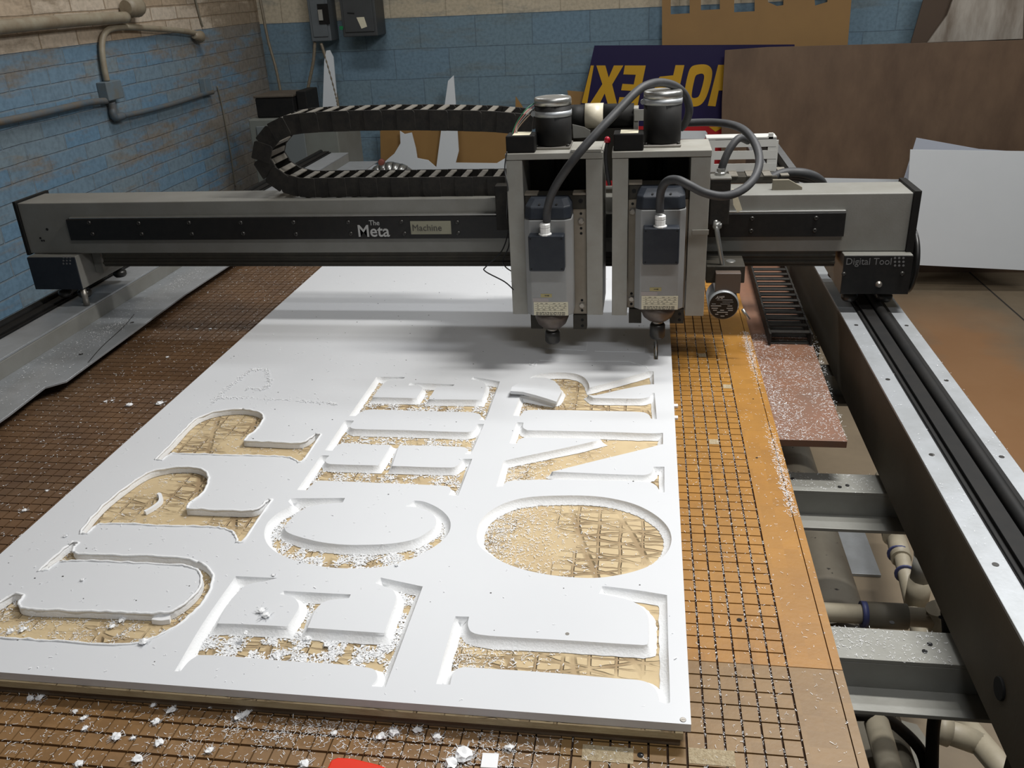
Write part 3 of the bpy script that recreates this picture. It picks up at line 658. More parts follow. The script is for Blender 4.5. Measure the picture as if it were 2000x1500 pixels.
# wheels under the blocks
for xa in (-1.78, -1.715, .55, .640):
    for yy in (2.36, 2.56):
        wh = MB(); zc = 1.006; RW = RZ + .0215
        wh.lathe((xa, yy, RW), (0, 0, 1), [(0, 0), (.016, 0), (.021, .006), (.021, .016), (.016, .022), (.009, .023), (.009, .034), (0, .034)], 20)
        wh.build('roller', M['boltdark'], gan)
# big black pulley disk beyond the right cap
dk = MB(); c = W(1768, 512, 'y', 2.375)
cx = .7005
dk.lathe((cx, 2.43, 1.066), (1, 0, 0), [(0, 0), (.088, 0), (.092, .003), (.092, .010), (.086, .013), (.030, .016), (.0, .016)], 48)
dk.build('pulley_cover', M['blackgloss'], gan)
# left block's sloping bracket behind
lb = MB(); a = W(142, 502, 'y', 2.32)
lb.box(-1.687, -1.66, 2.40, 2.66, 1.035, 1.100); lb.build('bracket', M['alum'], gan, bev=.001)
ab = MB(); ab.cyl((-1.70, 2.335, .952), (-1.70, 2.335, 1.004), .009, n=12); ab.build('adjust_bolt', M['bolt'], gan)

# chain on the beam
ch = thing('energy_chain', 'black cable chain looping back over itself on top of the gantry beam', 'cable chain', (-.8, 2.4, B1))
YC = 2.372; DC = .105
path = [(985, 364), (930, 365), (870, 365), (810, 366), (750, 366), (690, 366), (630, 367), (590, 367), (562, 362), (538, 350), (518, 330), (508, 308), (513, 284), (529, 262), (555, 247), (590, 241), (640, 238), (700, 236), (760, 235), (830, 235), (900, 236), (960, 238), (1000, 241), (1040, 246)]
PP = smooth(on(path, 'y', YC), 12)
def arc_pts(P, step):
    out = [P[0]]; acc = 0; need = step
    for a, b in zip(P, P[1:]):
        L_ = (b - a).length
        while acc + L_ >= need: out.append(a.lerp(b, (need - acc) / L_)); need += step
        acc += L_
    return out
pitch = .0455
AP = arc_pts(PP, pitch)
for i in range(len(AP) - 1):
    a, b = AP[i], AP[i + 1]; t = (b - a).normalized(); nrm = Vector((-t.z, 0, t.x)); c = (a + b) / 2
    H = .027; hl = pitch * .58
    Mx = Matrix((t, Vector((0, 1, 0)), t.cross(Vector((0, 1, 0))))).transposed().to_4x4(); Mx.translation = c
    pr = [(-hl, -H + .002), (-hl + .002, -H), (hl - .006, -H), (hl - .001, -H + .006), (hl - .001, H - .006), (hl - .006, H), (-hl + .002, H), (-hl, H - .002)]
    m = MB()
    for y0 in (0, DC): m.prism([Mx @ Vector((x, y0 + (0.0022 if i % 2 else 0), z)) for x, z in pr], (0, .006, 0))
    for zz in (-H + .001, H - .004): 
        mm = [Mx @ Vector(v) for v in ((-.007, .007, zz), (.009, .007, zz), (.009, .007, zz + .004), (-.007, .007, zz + .004))]
        m.m = 1; m.prism(mm, (0, DC - .002, 0)); m.m = 0
    m.build('chain_link', [M['chain'], M['chainbar']], ch, bev=.0007, seg=1)
# chain anchor and right-hand chain stub
an = MB(); an.m = 0
a = W(968, 360, 'y', 2.33); b_ = W(1003, 446, 'y', 2.33)
MB().box(a.x, b_.x + .01, 2.31, 2.349, b_.z, a.z).build('anchor_box', M['chain'], bev=.002, label='small black anchor block on the beam left of the tool heads', cat='block')
t2 = thing('cable_tray', 'white slotted metal cable tray standing behind the gantry, right of the tool heads', 'cable tray', (.2, 2.56, B1))
TYY = 2.56
def quad(px0, py0, px1, py1, y, th=.004): 
    a, b = W(px0, py0, 'y', y), W(px1, py1, 'y', y); return (a.x, b.x, y, y + th, b.z, a.z)
tr = MB()
for y0, y1 in ((273, 286), (296, 310), (321, 336)): tr.box(*quad(1380, y0, 1516, y1, TYY))
tr.box(*quad(1380, 274, 1394, 336, TYY - .001)); tr.box(*quad(1466, 274, 1516, 336, TYY - .001)) if 0 else None
tr.box(*quad(1501, 274, 1516, 336, TYY + .0005)); tr.build('slotted_plate', M['tray'], t2)
a, b_ = W(1380, 270, 'y', TYY), W(1517, 270, 'y', TYY)
MB().box(a.x, b_.x, TYY, TYY + .06, a.z - .006, a.z).build('tray_top', M['tray'], t2)
cl = MB(); p = W(1506, 266, 'y', TYY); cl.box(p.x - .006, p.x + .006, TYY, TYY + .01, p.z - .008, p.z + .008); cl.build('clip', M['tray'], t2)
bk = MB(); a = W(1388, 336, 'y', TYY); b_ = W(1516, 380, 'y', 2.49); bk.box(a.x, b_.x, 2.49, 2.60, B1 + .0002, a.z); bk.build('tray_body', M['steel_dark'], t2, bev=.001)
sl = MB()
for k in range(4):
    p = W(1425 + k * 33, 344, 'y', 2.50); sl.box(p.x, p.x + .022, 2.488, 2.60, a.z - .0, a.z + .003)
sl.build('cross_slat', M['chainbar'], t2)
cf = MB(); a, b_ = W(1510, 352, 'y', 2.40), W(1566, 376, 'y', 2.40)
cf.prism([Vector((a.x, 2.40, B1)), Vector((b_.x, 2.40, B1)), Vector((b_.x, 2.40, a.z - .02)), Vector((b_.x - .035, 2.40, a.z)), Vector((a.x, 2.40, a.z))], (0, .012, 0))
cf.build('angle_bracket', M['sand'], label='grey angle bracket with one bolt on top of the beam, right of the heads', cat='bracket')
hs = MB()
for k, off in enumerate((0, .018, .034)):
    hs.tube(smooth([W(1500, 352 - k * 3, 'y', 2.50 + off), W(1530, 338 + k * 2, 'y', 2.53 + off), W(1570, 338 + k * 5, 'y', 2.53 + off), W(1600, 350 + k * 5, 'y', 2.56 + off), W(1612, 372, 'y', 2.62)], 6), .0125, 10)
hs.build('hose_bundle', M['rubber'], label='bundle of grey cables drooping over the back of the beam, right of the white tray', cat='cable')
# ================================================================ tool heads
HY = 2.12
def head(label, xL, xR, wL, wR, spx, cap, body, nose, nut, z1, grp, left):
    t = thing('router_unit', label, 'router', ((xL + xR) / 2, HY + .1, 1.0), grp)
    z0 = 1.013 if left else 1.012
    for x0, x1 in ((xL, xL + wL), (xR - wR, xR)):
        MB().box(x0, x1, HY, HY + .17, z0, z1 - .016).build('side_plate', M['cream'], t, bev=.0012)
    MB().box(xL - .001, xR + .001, HY - .003, HY + .15, z1 - .015, z1).build('top_plate', M['cream'], t, bev=.0015)
    MB().box(xL + wL, xR - wR, HY + .135, HY + .15, z0 + .05, z1 - .016).build('back_plate', M['steel_dark'], t)
    ls = MB(); xc = (xL + wL + xR - wR) / 2
    ls.cyl((xc, HY + .115, 1.28), (xc, HY + .115, z1 - .016), .010, n=16); ls.box(xc - .022, xc + .022, HY + .12, HY + .135, 1.28, z1 - .016)
    ls.build('lead_screw', M['black'], t)
    MB().box(xL + .02, xR - .01, HY + .17, BF - .0145, 1.05, z1 - .07).build('carriage_plate', M['steel_dark'], t)
    # spindle and its slide
    s = 'y'; SY = 2.060
    xa, xb = W(spx[0], 500, 'y', SY).x, W(spx[1], 500, 'y', SY).x; sc = (xa + xb) / 2
    PY = HY + .014; sc_px = (spx[0] + spx[1]) / 2
    zp1 = W(1100, body[0] - 22, 'y', PY).z; zp0 = W(1100, nose[0] - 4, 'y', PY).z
    ix0, ix1 = xL + wL + .001, xR - wR - .001
    MB().box(ix0, ix1, PY, PY + .016, zp0, zp1).build('slide_plate', M['beige'], t, bev=.001)
    ub = MB(); ub.box(ix0, ix1, PY - .004, PY + .05, zp1 + .001, zp1 + .034); u = ub.build('upper_clamp', M['steel_dark'], t, bev=.001)
    ue = MB(); ue.box(ix0, ix0 + .032, PY - .006, PY + .03, zp1 + .035, zp1 + .040); ue.box(ix1 - .032, ix1, PY - .006, PY + .03, zp1 + .035, zp1 + .040); ue.build('clamp_edge', M['beige'], u)
    lb_ = MB(); lb_.box(ix0 + .004, ix0 + .036, PY - .006, PY + .02, zp0 - .040, zp0 - .001); lb_.box(ix1 - .036, ix1 - .001, PY - .006, PY + .02, zp0 - .040, zp0 - .001)
    lo = lb_.build('lower_clamp', M['steel_dark'], t, bev=.001)
    for xx, zz in ((ix0 + .010, zp1 - .03), (ix1 - .013, zp1 - .03), (ix0 + .010, zp0 + .025), (ix1 - .013, zp0 + .025)):
        bm_ = MB(); bm_.lathe((xx, PY, zz), (0, -1, 0), [(.0085, 0), (.0085, .0015), (.0062, .002), (.0062, .007), (0, .007)], 6, flat=True); bm_.build('slide_bolt', M['bolt'], t)
    hh = MB()
    for xx, zz in ((ix0 + .010, zp1 - .012), (ix1 - .013, zp1 - .012), (ix1 - .013, zp1 - .049), (ix1 - .013, zp1 - .062), (ix1 - .013, zp0 + .038), (ix1 - .013, zp0 + .010), (ix0 + .01, zp0 + .038), (ix0 + .01, zp0 + .010)):
        hh.lathe((xx, PY, zz), (0, -1, 0), [(.0034, 0), (.0034, .0004), (0, .0004)], 12)
    for xx in (ix0 + .013, ix1 - .013): hh.lathe((xx, PY - .004, zp1 + .020), (0, -1, 0), [(.0055, 0), (.0055, .0006), (0, .0006)], 12)
    for zz in (zp0 - .014, zp0 - .030): hh.lathe((ix1 - .012, PY - .006, zz), (0, -1, 0), [(.004, 0), (.004, .0006), (0, .0006)], 12)
    hh.build('plate_hole', M['hole'], t)
    # spindle casting: octagonal section
    zb1 = W(1100, body[0], 'y', SY).z; zb0 = W(1100, body[1], 'y', SY).z
    def octo(x0, x1, y0, y1, c, z): return [Vector(v) for v in ((x0 + c, y0, z), (x1 - c, y0, z), (x1, y0 + c, z), (x1, y1, z), (x0, y1, z), (x0, y0 + c, z))]
    yb = PY - .0005
    sp = MB(); sp.prism(octo(xa - .004, xb + .004, SY, yb, .014, zb0), (0, 0, zb1 - zb0)); so = sp.build('spindle', M['spindle'], t, bev=.0022)
    # dark end cap, tapered towards the top
    zc1 = zb1 + .040; cp = MB()
    A = octo(xa - .003, xb + .003, SY + .001, yb, .014, zb1 + .0004); Mi = octo(xa - .001, xb + .001, SY + .006, yb, .014, zb1 + .030); B = octo(xa + .008, xb - .008, SY + .034, yb, .014, zb1 + .044)
    n = 6; vs = A + Mi + B; fs = [tuple(range(n))[::-1]] + [tuple(range(2 * n, 3 * n))]
    for k in range(2): fs += [(k * n + i, k * n + (i + 1) % n, (k + 1) * n + (i + 1) % n, (k + 1) * n + i) for i in range(n)]
    cp.add(vs, fs); co = cp.build('end_cap', M['slate'], so, bev=.003)
    ho = MB()
    for k in (.32, .70): ho.lathe((xa + (xb - xa) * k, SY + .014, zb1 + .034), (0, -.45, .8), [(.0028, 0), (.0028, .002), (0, .002)], 10)
    ho.build('cap_screw', M['hole'], co)
    # junction box with cable gland
    jx0, jx1 = xa + .010 * (1 if left else 1.5), xb - .012 * (1 if left else .9)
    zj1 = W(1100, body[0] + (30 if left else 34), 'y', SY - .03).z; zj0 = W(1100, body[0] + (100 if left else 105), 'y', SY - .03).z
    jb = MB(); jb.box(jx0, jx1, SY - .034, SY - .0003, zj0, zj1); jo = jb.build('junction_box', M['slate'], so, bev=.004, seg=3)
    js = MB()
    for xx in (jx0 + .006, jx1 - .006):
        for zz in (zj0 + .007, zj1 - .007): js.lathe((xx, SY - .034, zz), (0, -1, 0), [(.002, 0), (.002, .0006), (0, .0006)], 8)
    js.build('box_screw', M['hole'], jo)
    gx = (jx0 + jx1) / 2 - .003
    gl = MB(); gl.lathe((gx, SY - .018, zj1 - .001), (0, 0, 1), [(0, 0), (.016, 0), (.016, .003), (.0125, .004), (.0125, .016), (.011, .018), (.0128, .019), (.0128, .026), (.0105, .028), (0, .028)], 12, flat=True)
    gl.build('cable_gland', M['white'], so)['label'] = 'white plastic cable gland'
    # stickers and data label
    st = MB(); xm = xa + (xb - xa) * (.42 if left else .42); zs = zb0 + .049 
    MB().box(xm - .013, xm + .015, SY - .0006, SY, zs, zs + .009).build('arrow_sticker', mat('olive_sticker', (0.35, 0.30, 0.13), 0.5), so)
    ar = MB(); zz = zs + .0045; ar.prism([Vector((x, SY - .0007, z)) for x, z in ((xm - .004, zz), (xm, zz + .0015), (xm, zz + .0005), (xm + .008, zz + .0018), (xm + .008, zz - .0018), (xm, zz - .0005), (xm, zz - .0015))], (0, -.0003, 0)); ar.build('arrow_mark', M['ink'], so)
    MB().box(xa + .012, xa + .052, SY - .0006, SY, zb0 + .037, zb0 + .047).build('warning_sticker', mat('faded_sticker', (0.33, 0.30, 0.29), 0.5), so)
    x0, x1 = (xa + .014, xb - .008); z0_, z1_ = zb0 + .0015, zb0 + .0365
    lo_ = MB().box(x0, x1, SY - .0008, SY, z0_, z1_).build('data_label', M['paper'], so)
    lb2 = MB(); rr = random.Random(5)
    def ln(a0, a1, z, h): lb2.box(x0 + (x1 - x0) * a0, x0 + (x1 - x0) * a1, SY - .0011, SY - .0008, z0_ + (z1_ - z0_) * z, z0_ + (z1_ - z0_) * z + h)
    for z in (.36, .5, .66, .82): ln(.03, .97, z, .0003)
    for z in (.02, .11, .20): 
        x = .06
        while x < .92: e = min(.94, x + rr.uniform(.03, .10)); ln(x, e, z, .0016); x = e + .018
    for z in (.41, .56, .71, .88):
        x = .1
        while x < .9: e = x + rr.uniform(.02, .08); ln(x, e, z, .0011); x = e + rr.uniform(.05, .16)
    lb2.build('label_print', M['ink'], lo_)
    # nose, collar and collet nut
    yc = SY + .047; zn = W(sc_px, nose[1] - 6, 'y', yc - .02).z; zu1 = W(sc_px, nut[0], 'y', yc - .018).z; zu0 = W(sc_px, nut[1], 'y', yc - .018).z; hU = zu1 - zu0
    nm = MB(); hN = zb0 - zn; nm.lathe((sc, yc, zb0 + .0005), (0, 0, -1), [(0, 0), (.043, 0), (.043, hN * .4), (.036, hN * .75), (.025, hN * .96), (.016, hN), (0, hN)], 28); nm.build('spindle_nose', mat('oily_brown_casting', (0.13, 0.105, 0.09), 0.4, 0.4, 0.6, 30), so)
    sc_px2 = 0; zt = zn + .0005
    nn = MB(); nn.lathe((sc, yc, zt), (0, 0, -1), [(0, 0), (.0135, 0), (.0135, zt - zu1 + .001), (0, zt - zu1 + .001)], 20); nn.build('spindle_shaft', M['bolt'], so)
    nn = MB(); nn.lathe((sc, yc, zu1), (0, 0, -1), [(0, 0), (.0165, 0), (.0195, hU * .12), (.0195, hU * .85), (.0165, hU), (0, hU)], 20); nn.build('collet_nut', M['boltdark'], so)
    if not left:
        nn = MB(); nn.cyl((sc - .002, yc, zu0 + .001), (sc - .002, yc, .8895), .0028, n=10); nn.build('router_bit', M['chrome'], so)
    return t, dict(xa=xa, xb=xb, zb1=zb1, zj1=zj1, gx=gx, sc=sc, zt=zt, z1=z1)
hL, dL = head('left grey router head with its cutter raised clear of the white sheet', -.338, -.105, .040, .040, (1028, 1114), None, (430, 617), (617, 650), (650, 673), 1.424, 'twin router heads on the gantry', True)
hR, dR = head('right grey router head with its cutter sunk in the white sheet edge', -.082, .148, .038, .046, (1243, 1334), None, (412, 604), (604, 636), (636, 664), 1.424, 'twin router heads on the gantry', False)
print('HEAD', dL, dR)
mk = MB(); a = W(1352, 449, 'y', HY - .001); b_ = W(1384, 458, 'y', HY - .001); mk.box(a.x, b_.x, HY - .003, HY, b_.z, a.z); mk.build('strap', M['cream'], hR)
# small pale bridge plate on the left head's top, red cap, grey gusset
a, b_ = W(1118, 291, 'z', 1.4245), W(1176, 291, 'z', 1.4245)
MB().box(a.x, b_.x, HY - .004, HY + .10, 1.4245, 1.431).build('bridge_plate', M['cream'], hL, bev=.001)
# head motors
def motor(label, px0, px1, ytop, ybase, band, bpx, Y, z0, cover):
    xa, xb = W(px0, 230, 'y', Y).x, W(px1, 230, 'y', Y).x; r = (xb - xa) / 2; c = (xa + xb) / 2; zt = W((px0 + px1) / 2, ytop + 9, 'y', Y).z
    t = thing('drive_motor', label, 'motor', (c, Y, z0), 'twin drive motors on the router heads')
    MB().box(c - r, c + r, Y - r * 1.02, Y + r * 1.02, z0, z0 + .006).build('flange', M['bolt'], t, bev=.002)
    H = zt - z0
    m = MB(); m.lathe((c, Y, z0 + .0062), (0, 0, 1), [(0, 0), (r * .96, 0), (r, .003), (r, H - .026), (0, H - .026)], 40); m.build('motor_body', M['black'], t)
    m = MB(); m.lathe((c, Y, z0 + H - .0196), (0, 0, 1), [(r * .9, 0), (r * 1.02, 0), (r * 1.02, .013), (r * .97, .017), (r * .80, .0185), (r * .78, .0175), (0, .0175)], 40); m.build('motor_cap', M['chrome'], t)
    m = MB(); m.lathe((c, Y, z0 + H * band), (0, 0, 1), [(r * 1.0, 0), (r * 1.03, 0), (r * 1.03, .013), (r * 1.0, .013)], 40)
    m.lathe((c - r * 1.05, Y - r * .3, z0 + H * band + .0065), (0, -1, 0), [(0, -.006), (.006, -.006), (.006, .006), (0, .006)], 10); m.build('hose_clamp', M['alum_light'], t)['label'] = 'bright metal band clamp'
    bb = MB()
    for sx in (-1, 1): bb.cyl((c + sx * r * .85, Y - r * .85, z0 + .006), (c + sx * r * .85, Y - r * .85, z0 + .011), .004, n=10)
    bb.build('flange_bolt', M['boltdark'], t)
    return c, r, zt
mL = motor('black drive motor on the left router head, bright band below its cap', 1045, 1116, 178, 284, .62, 0, 2.205, 1.4245, 1)
mR = motor('black drive motor on the right router head, bright band right at its cap', 1257, 1331, 165, 280, .745, 0, 2.205, 1.4245, 1)
for nm, x0, x1, y0, y1, lab in (('terminal_box', 987, 1045, 266, 297, 'black terminal box on the left router head, beside its motor'), ('terminal_box', 1198, 1257, 262, 293, 'black terminal box on the right router head, beside its motor')):
    a, b_ = W(x0, y0, 'y', HY + .003), W(x1, y1, 'y', HY + .003)
    tb_ = thing(nm, lab, 'terminal box', ((a.x + b_.x) / 2, HY + .03, 1.4245), 'terminal boxes on the heads')
    MB().box(a.x, b_.x, HY + .003, HY + .062, 1.4245, a.z).build('box_body', M['black'], tb_, bev=.003)
    MB().box(a.x + .016, b_.x - .013, HY + .008, HY + .060, a.z + .0001, a.z + .0008).build('tape_label', M['paper'], tb_)
# horizontal black motor with white band behind
hm = thing('rear_motor', 'black cylindrical motor with a yellowed white band lying behind the two heads', 'motor', (-.1, 2.40, 1.42))
cz = W(1180, 226, 'y', 2.40).z; xA, xB, xC, xD = [W(v, 226, 'y', 2.40).x for v in (1118, 1144, 1178, 1238)]
m = MB(); m.lathe((xA - .02, 2.40, cz), (1, 0, 0), [(0, 0), (.030, 0), (.030, xB - xA + .02), (0, xB - xA + .02)], 30); m.build('motor_body', M['black'], hm); m = MB(); m.lathe((xC, 2.40, cz), (1, 0, 0), [(0, 0), (.030, 0), (.030, xD - xC), (0, xD - xC)], 30); m.build('gear_housing', M['black'], hm)
m = MB(); m.lathe((xB - .001, 2.40, cz), (1, 0, 0), [(.029, 0), (.0325, 0), (.0325, xC - xB + .002), (.029, xC - xB + .002)], 30); m.build('white_band', M['ivory'], hm)['label'] = 'yellowed white band'
m = MB(); m.box(xD, xD + .012, 2.37, 2.43, cz - .045, cz + .02); m.box(xD + .002, xD + .030, 2.365, 2.368, cz - .01, cz + .018); m.build('end_bracket', M['cream'], hm)
m = MB(); m.box(xA - .01, xD, 2.385, 2.47, 1.30, cz - .0305); m.build('motor_mount', M['steel_dark'], hm)
g = MB(); P_ = on([(1118, 243), (1120, 270), (1153, 268), (1153, 255), (1140, 248)], 'y', 2.34); g.prism(P_, (0, .003, 0)); g.build('gusset', M['alum'], hm)
il = thing('indicator_lead', 'dark lead with a small red cap poking up between the two heads', 'indicator', W(1186, 300, 'y', 2.14))
p = W(1186, 271, 'y', 2.14); rc = MB(); rc.lathe(p + Vector((0, 0, -.008)), (0, 0, 1), [(0, 0), (.008, 0), (.0065, .010), (.003, .013), (0, .013)], 14); rc.build('red_cap', mat('red_lens', (0.45, 0.01, 0.03), 0.35), il)['label'] = 'red cap'
rc = MB(); rc.tube(smooth([p - Vector((0, 0, .0085)), p - Vector((.004, 0, .04)), p - Vector((0, 0, .08)), p - Vector((-.006, 0, .11))], 5), .0045, 8); rc.build('lead', M['rubber'], il)
# heavy cables
def cable(name, label, cat, pts, r, m_, org=None, n=12, grp=None):
    P = smooth([W(x, y, 'y', Y) for x, y, Y in pts], 8); o = MB().tube(P, r, n).build(name, m_); return tag(o, label, cat, grp)
cable('power_cable', 'thick grey cable from the left spindle slanting up and over the right motor', 'cable', [(1068, 432, 2.047), (1069, 410, 2.045), (1078, 378, 2.03), (1100, 340, 2.0), (1130, 300, 2.0), (1170, 255, 2.03), (1210, 213, 2.08), (1240, 182, 2.12), (1262, 167, 2.15), (1290, 161, 2.19), (1318, 168, 2.22), (1338, 186, 2.25), (1346, 212, 2.26), (1341, 235, 2.28), (1330, 250, 2.30)], .0098, M['rubber'])
cable('power_cable', 'thick grey cable from the right spindle looping out to the right', 'cable', [(1289, 414, 2.042), (1289, 392, 2.04), (1292, 370, 2.03), (1303, 354, 2.02), (1322, 351, 2.0), (1345, 361, 1.99), (1375, 376, 1.99), (1412, 383, 2.0), (1446, 373, 2.05), (1472, 350, 2.1), (1483, 318, 2.15), (1477, 285, 2.2), (1458, 258, 2.25), (1430, 244, 2.3), (1390, 239, 2.34), (1340, 240, 2.36)], .0098, M['rubber'])
cable('conduit_hose', 'short grey hose rising from a metal connector right of the right head', 'hose', [(1407, 338, 2.33), (1414, 316, 2.33), (1426, 290, 2.34), (1444, 270, 2.36), (1462, 275, 2.38)], .010, M['rubber'])
cable('thin_wire', 'thin black wire hanging down left of the left head', 'wire', [(990, 296, 2.115), (986, 330, 2.115), (992, 370, 2.115), (990, 420, 2.30), (993, 450, 2.30), (980, 490, 2.25), (950, 520, 2.2), (948, 530, 2.18), (985, 550, 2.13), (1003, 566, 2.11)], .0017, M['rubber'])
cable('thin_wire', 'thin grey wire looping from the anchor block to the left head', 'wire', [(993, 446, 2.30), (994, 480, 2.28), (982, 508, 2.26), (988, 522, 2.22), (1003, 532, 2.125)], .0017, M['rubber'])
cols = [('green', (0.03, 0.16, 0.08)), ('pink', (0.42, 0.16, 0.14)), ('grey', (0.2, 0.2, 0.19)), ('tan', (0.26, 0.19, 0.13))]
for k, (cn, cc_) in enumerate(cols):
    cable('signal_wire', f'thin {cn} wire running from the left motor into its terminal box', 'wire', [(1046, 200 + k * 5, 2.20), (1028, 213 + k * 6, 2.18), (1010, 238 + k * 5, 2.17), (1000 + k * 4, 262, 2.16)], .0013, mat('wire_' + cn, cc_, 0.5), grp=None)
# black post with connector and flexible conduit, right of the heads
bp_ = thing('control_box', 'narrow black box with a metal hose connector right of the right head', 'control box', (.2, 2.32, 1.2))
a, b_ = W(1389, 352, 'y', 2.28), W(1423, 440, 'y', 2.28); MB().box(a.x, b_.x, 2.28, 2.334, b_.z, a.z).build('box_body', M['chain'], bp_, bev=.003)
MB().box(a.x - .001, b_.x + .001, 2.279, 2.335, a.z + .0003, a.z + .005).build('box_lid', M['alum'], bp_, bev=.001)
cn = MB(); p = W(1407, 344, 'y', 2.32); p.z = a.z + .005; cn.lathe(p, (0, 0, 1), [(0, 0), (.014, 0), (.014, .006), (.010, .008), (.010, .016), (0, .016)], 8, flat=True); cn.build('hose_connector', M['chrome'], bp_)
cable('flexible_conduit', 'ribbed bright metal conduit hanging from the black box to the round motor', 'conduit', [(1398, 432, 2.27), (1400, 447, 2.255), (1404, 475, 2.25), (1410, 510, 2.25), (1417, 540, 2.25), (1421, 560, 2.26)], .0062, M['chrome'])
el = MB(); p = W(1400, 441, 'y', 2.262); el.lathe(p + Vector((0, 0, -.008)), (0, 0, 1), [(0, 0), (.009, 0), (.011, .006), (.009, .018), (0, .020)], 12); el.lathe(p, (1, 0, 0), [(0, 0), (.007, 0), (.007, .012), (0, .012)], 8); el.build('elbow', M['chrome'], label='bright conduit elbow at the top of the ribbed conduit', cat='elbow')
ct = MB(); P_ = on([(1430, 370), (1437, 371), (1450, 410), (1440, 415), (1432, 400)], 'y', 2.30); ct.prism(P_, (0, .004, 0)); ct.build('cable_tag', M['paper'], label='torn yellow tag hanging by the beam, right of the black box', cat='tag')
# round motor with its data disk
vm = thing('vacuum_motor', 'round metal motor with a black and silver data disk facing the viewer', 'motor', (.21, 2.28, .98))
p = W(1413, 597, 'y', 2.20); r = .0395
m = MB(); m.lathe((p.x, 2.20, p.z), (0, 1, 0), [(0, 0), (r * .93, 0), (r, .004), (r, .09), (r * .8, .10), (0, .10)], 40); m.build('motor_body', M['alum_light'], vm)
m = MB(); m.lathe((p.x, 2.1995, p.z), (0, -1, 0), [(0, 0), (r * .92, 0), (r * .92, .0015), (0, .0015)], 40); dk_ = m.build('data_disk', M['blackgloss'], vm)
m = MB(); rr = random.Random(2)
for row, (zz, segs) in enumerate(((.016, ((-.018, .022),)), (.0105, ((-.004, .024),)), (.005, ((-.030, -.020), (-.008, .016))), (-.001, ((-.032, -.006), (.010, .022))), (-.0075, ((-.030, -.014), (.008, .024))), (-.013, ((-.026, -.016), (-.008, .002), (.012, .024))), (-.0185, ((-.016, .012),)), (-.024, ((-.020, -.012), (.006, .012))), (-.029, ((-.006, .004),)))):
    for s0, s1 in segs: m.box(p.x + s0, p.x + s1, 2.1970, 2.1980, p.z + zz, p.z + zz + (.0022 if row > 2 else .0009))
m.build('disk_print', M['alum_light'], dk_)
p2 = W(1384, 590, 'y', 2.197); text('lettering', 'AMP', .0105, (p.x - .021, 2.1978, p.z + .0195), M['alum_light'], dk_, shear=.3, bold=.0003)
a, b_ = W(1396, 572, 'y', 2.21), W(1448, 534, 'y', 2.21); bx = MB(); bx.box(a.x, b_.x, 2.21, 2.30, a.z - .002, b_.z); bx.build('terminal_box', mat('brown_cover', (0.10, 0.075, 0.06), 0.4), vm, bev=.002)
bx = MB(); a, b_ = W(1378, 560, 'y', 2.235), W(1456, 520, 'y', 2.235); bx.box(a.x, b_.x, 2.235, 2.33, a.z + .01, b_.z); bx.build('mount_plate', M['steel_dark'], vm, bev=.002)
bx = MB(); q = W(1427, 512, 'y', 2.28); bx.lathe(q + Vector((0, 0, -.03)), (0, 0, 1), [(0, 0), (.009, 0), (.009, .018), (.0125, .020), (.0125, .034), (0, .034)], 16); bx.build('fitting', M['chrome'], vm)
bx = MB(); a, b_ = W(1451, 604, 'y', 2.205), W(1464, 622, 'y', 2.205); bx.tube([W(1450, 604, 'y', 2.20), W(1463, 624, 'y', 2.20)], .004, 8); bx.build('clamp_screw', M['chrome'], vm)
bx = MB(); bx.box(p.x - .01, p.x + .03, 2.29, 2.332, p.z + .03, 1.09); bx.build('hanger', M['steel_dark'], vm)
# ================================================================ back wall things
def panel(name, px, Y, th, m_, label, cat, zmin=None, bev=.001, **k):
    P = on(px, 'y', Y)
    if zmin is not None:
        for p in P: p.z = max(p.z, zmin)
    o = MB().prism(P, (0, th, 0)).build(name, m_, bev=bev); return tag(o, label, cat, **k)
hb_big = mat('brown_hardboard', (0.165, 0.105, 0.064), 0.55, 0, 0.9, 3.0, (0.098, 0.060, 0.037), 0.05, 40, detail=10, stretch=(1.6, 1, .7))
ply = mat('tan_hardboard_sheet', (0.30, 0.17, 0.055), 0.6, 0, 0.6, 3, (0.25, 0.14, 0.048))
wb = mat('white_panel', (0.70, 0.74, 0.77), 0.5, 0, 0.3, 4, (0.64, 0.68, 0.71))
wbd = mat('bluish_white_panel', (0.50, 0.53, 0.60), 0.5)
navy = mat('navy_vinyl', (0.012, 0.008, 0.050), 0.35)
yel = mat('yellow_vinyl', (0.52, 0.29, 0.012), 0.45)
redv = mat('red_vinyl', (0.40, 0.012, 0.016), 0.4)
panel('hardboard_sheet', [(1416, 98), (1500, 92), (1760, 85), (2030, 77), (2030, 560), (1404, 560), (1410, 200)], 6.28, .012, hb_big, 'very large brown hardboard sheet leaning on the back wall at right', 'board', zmin=FZ)
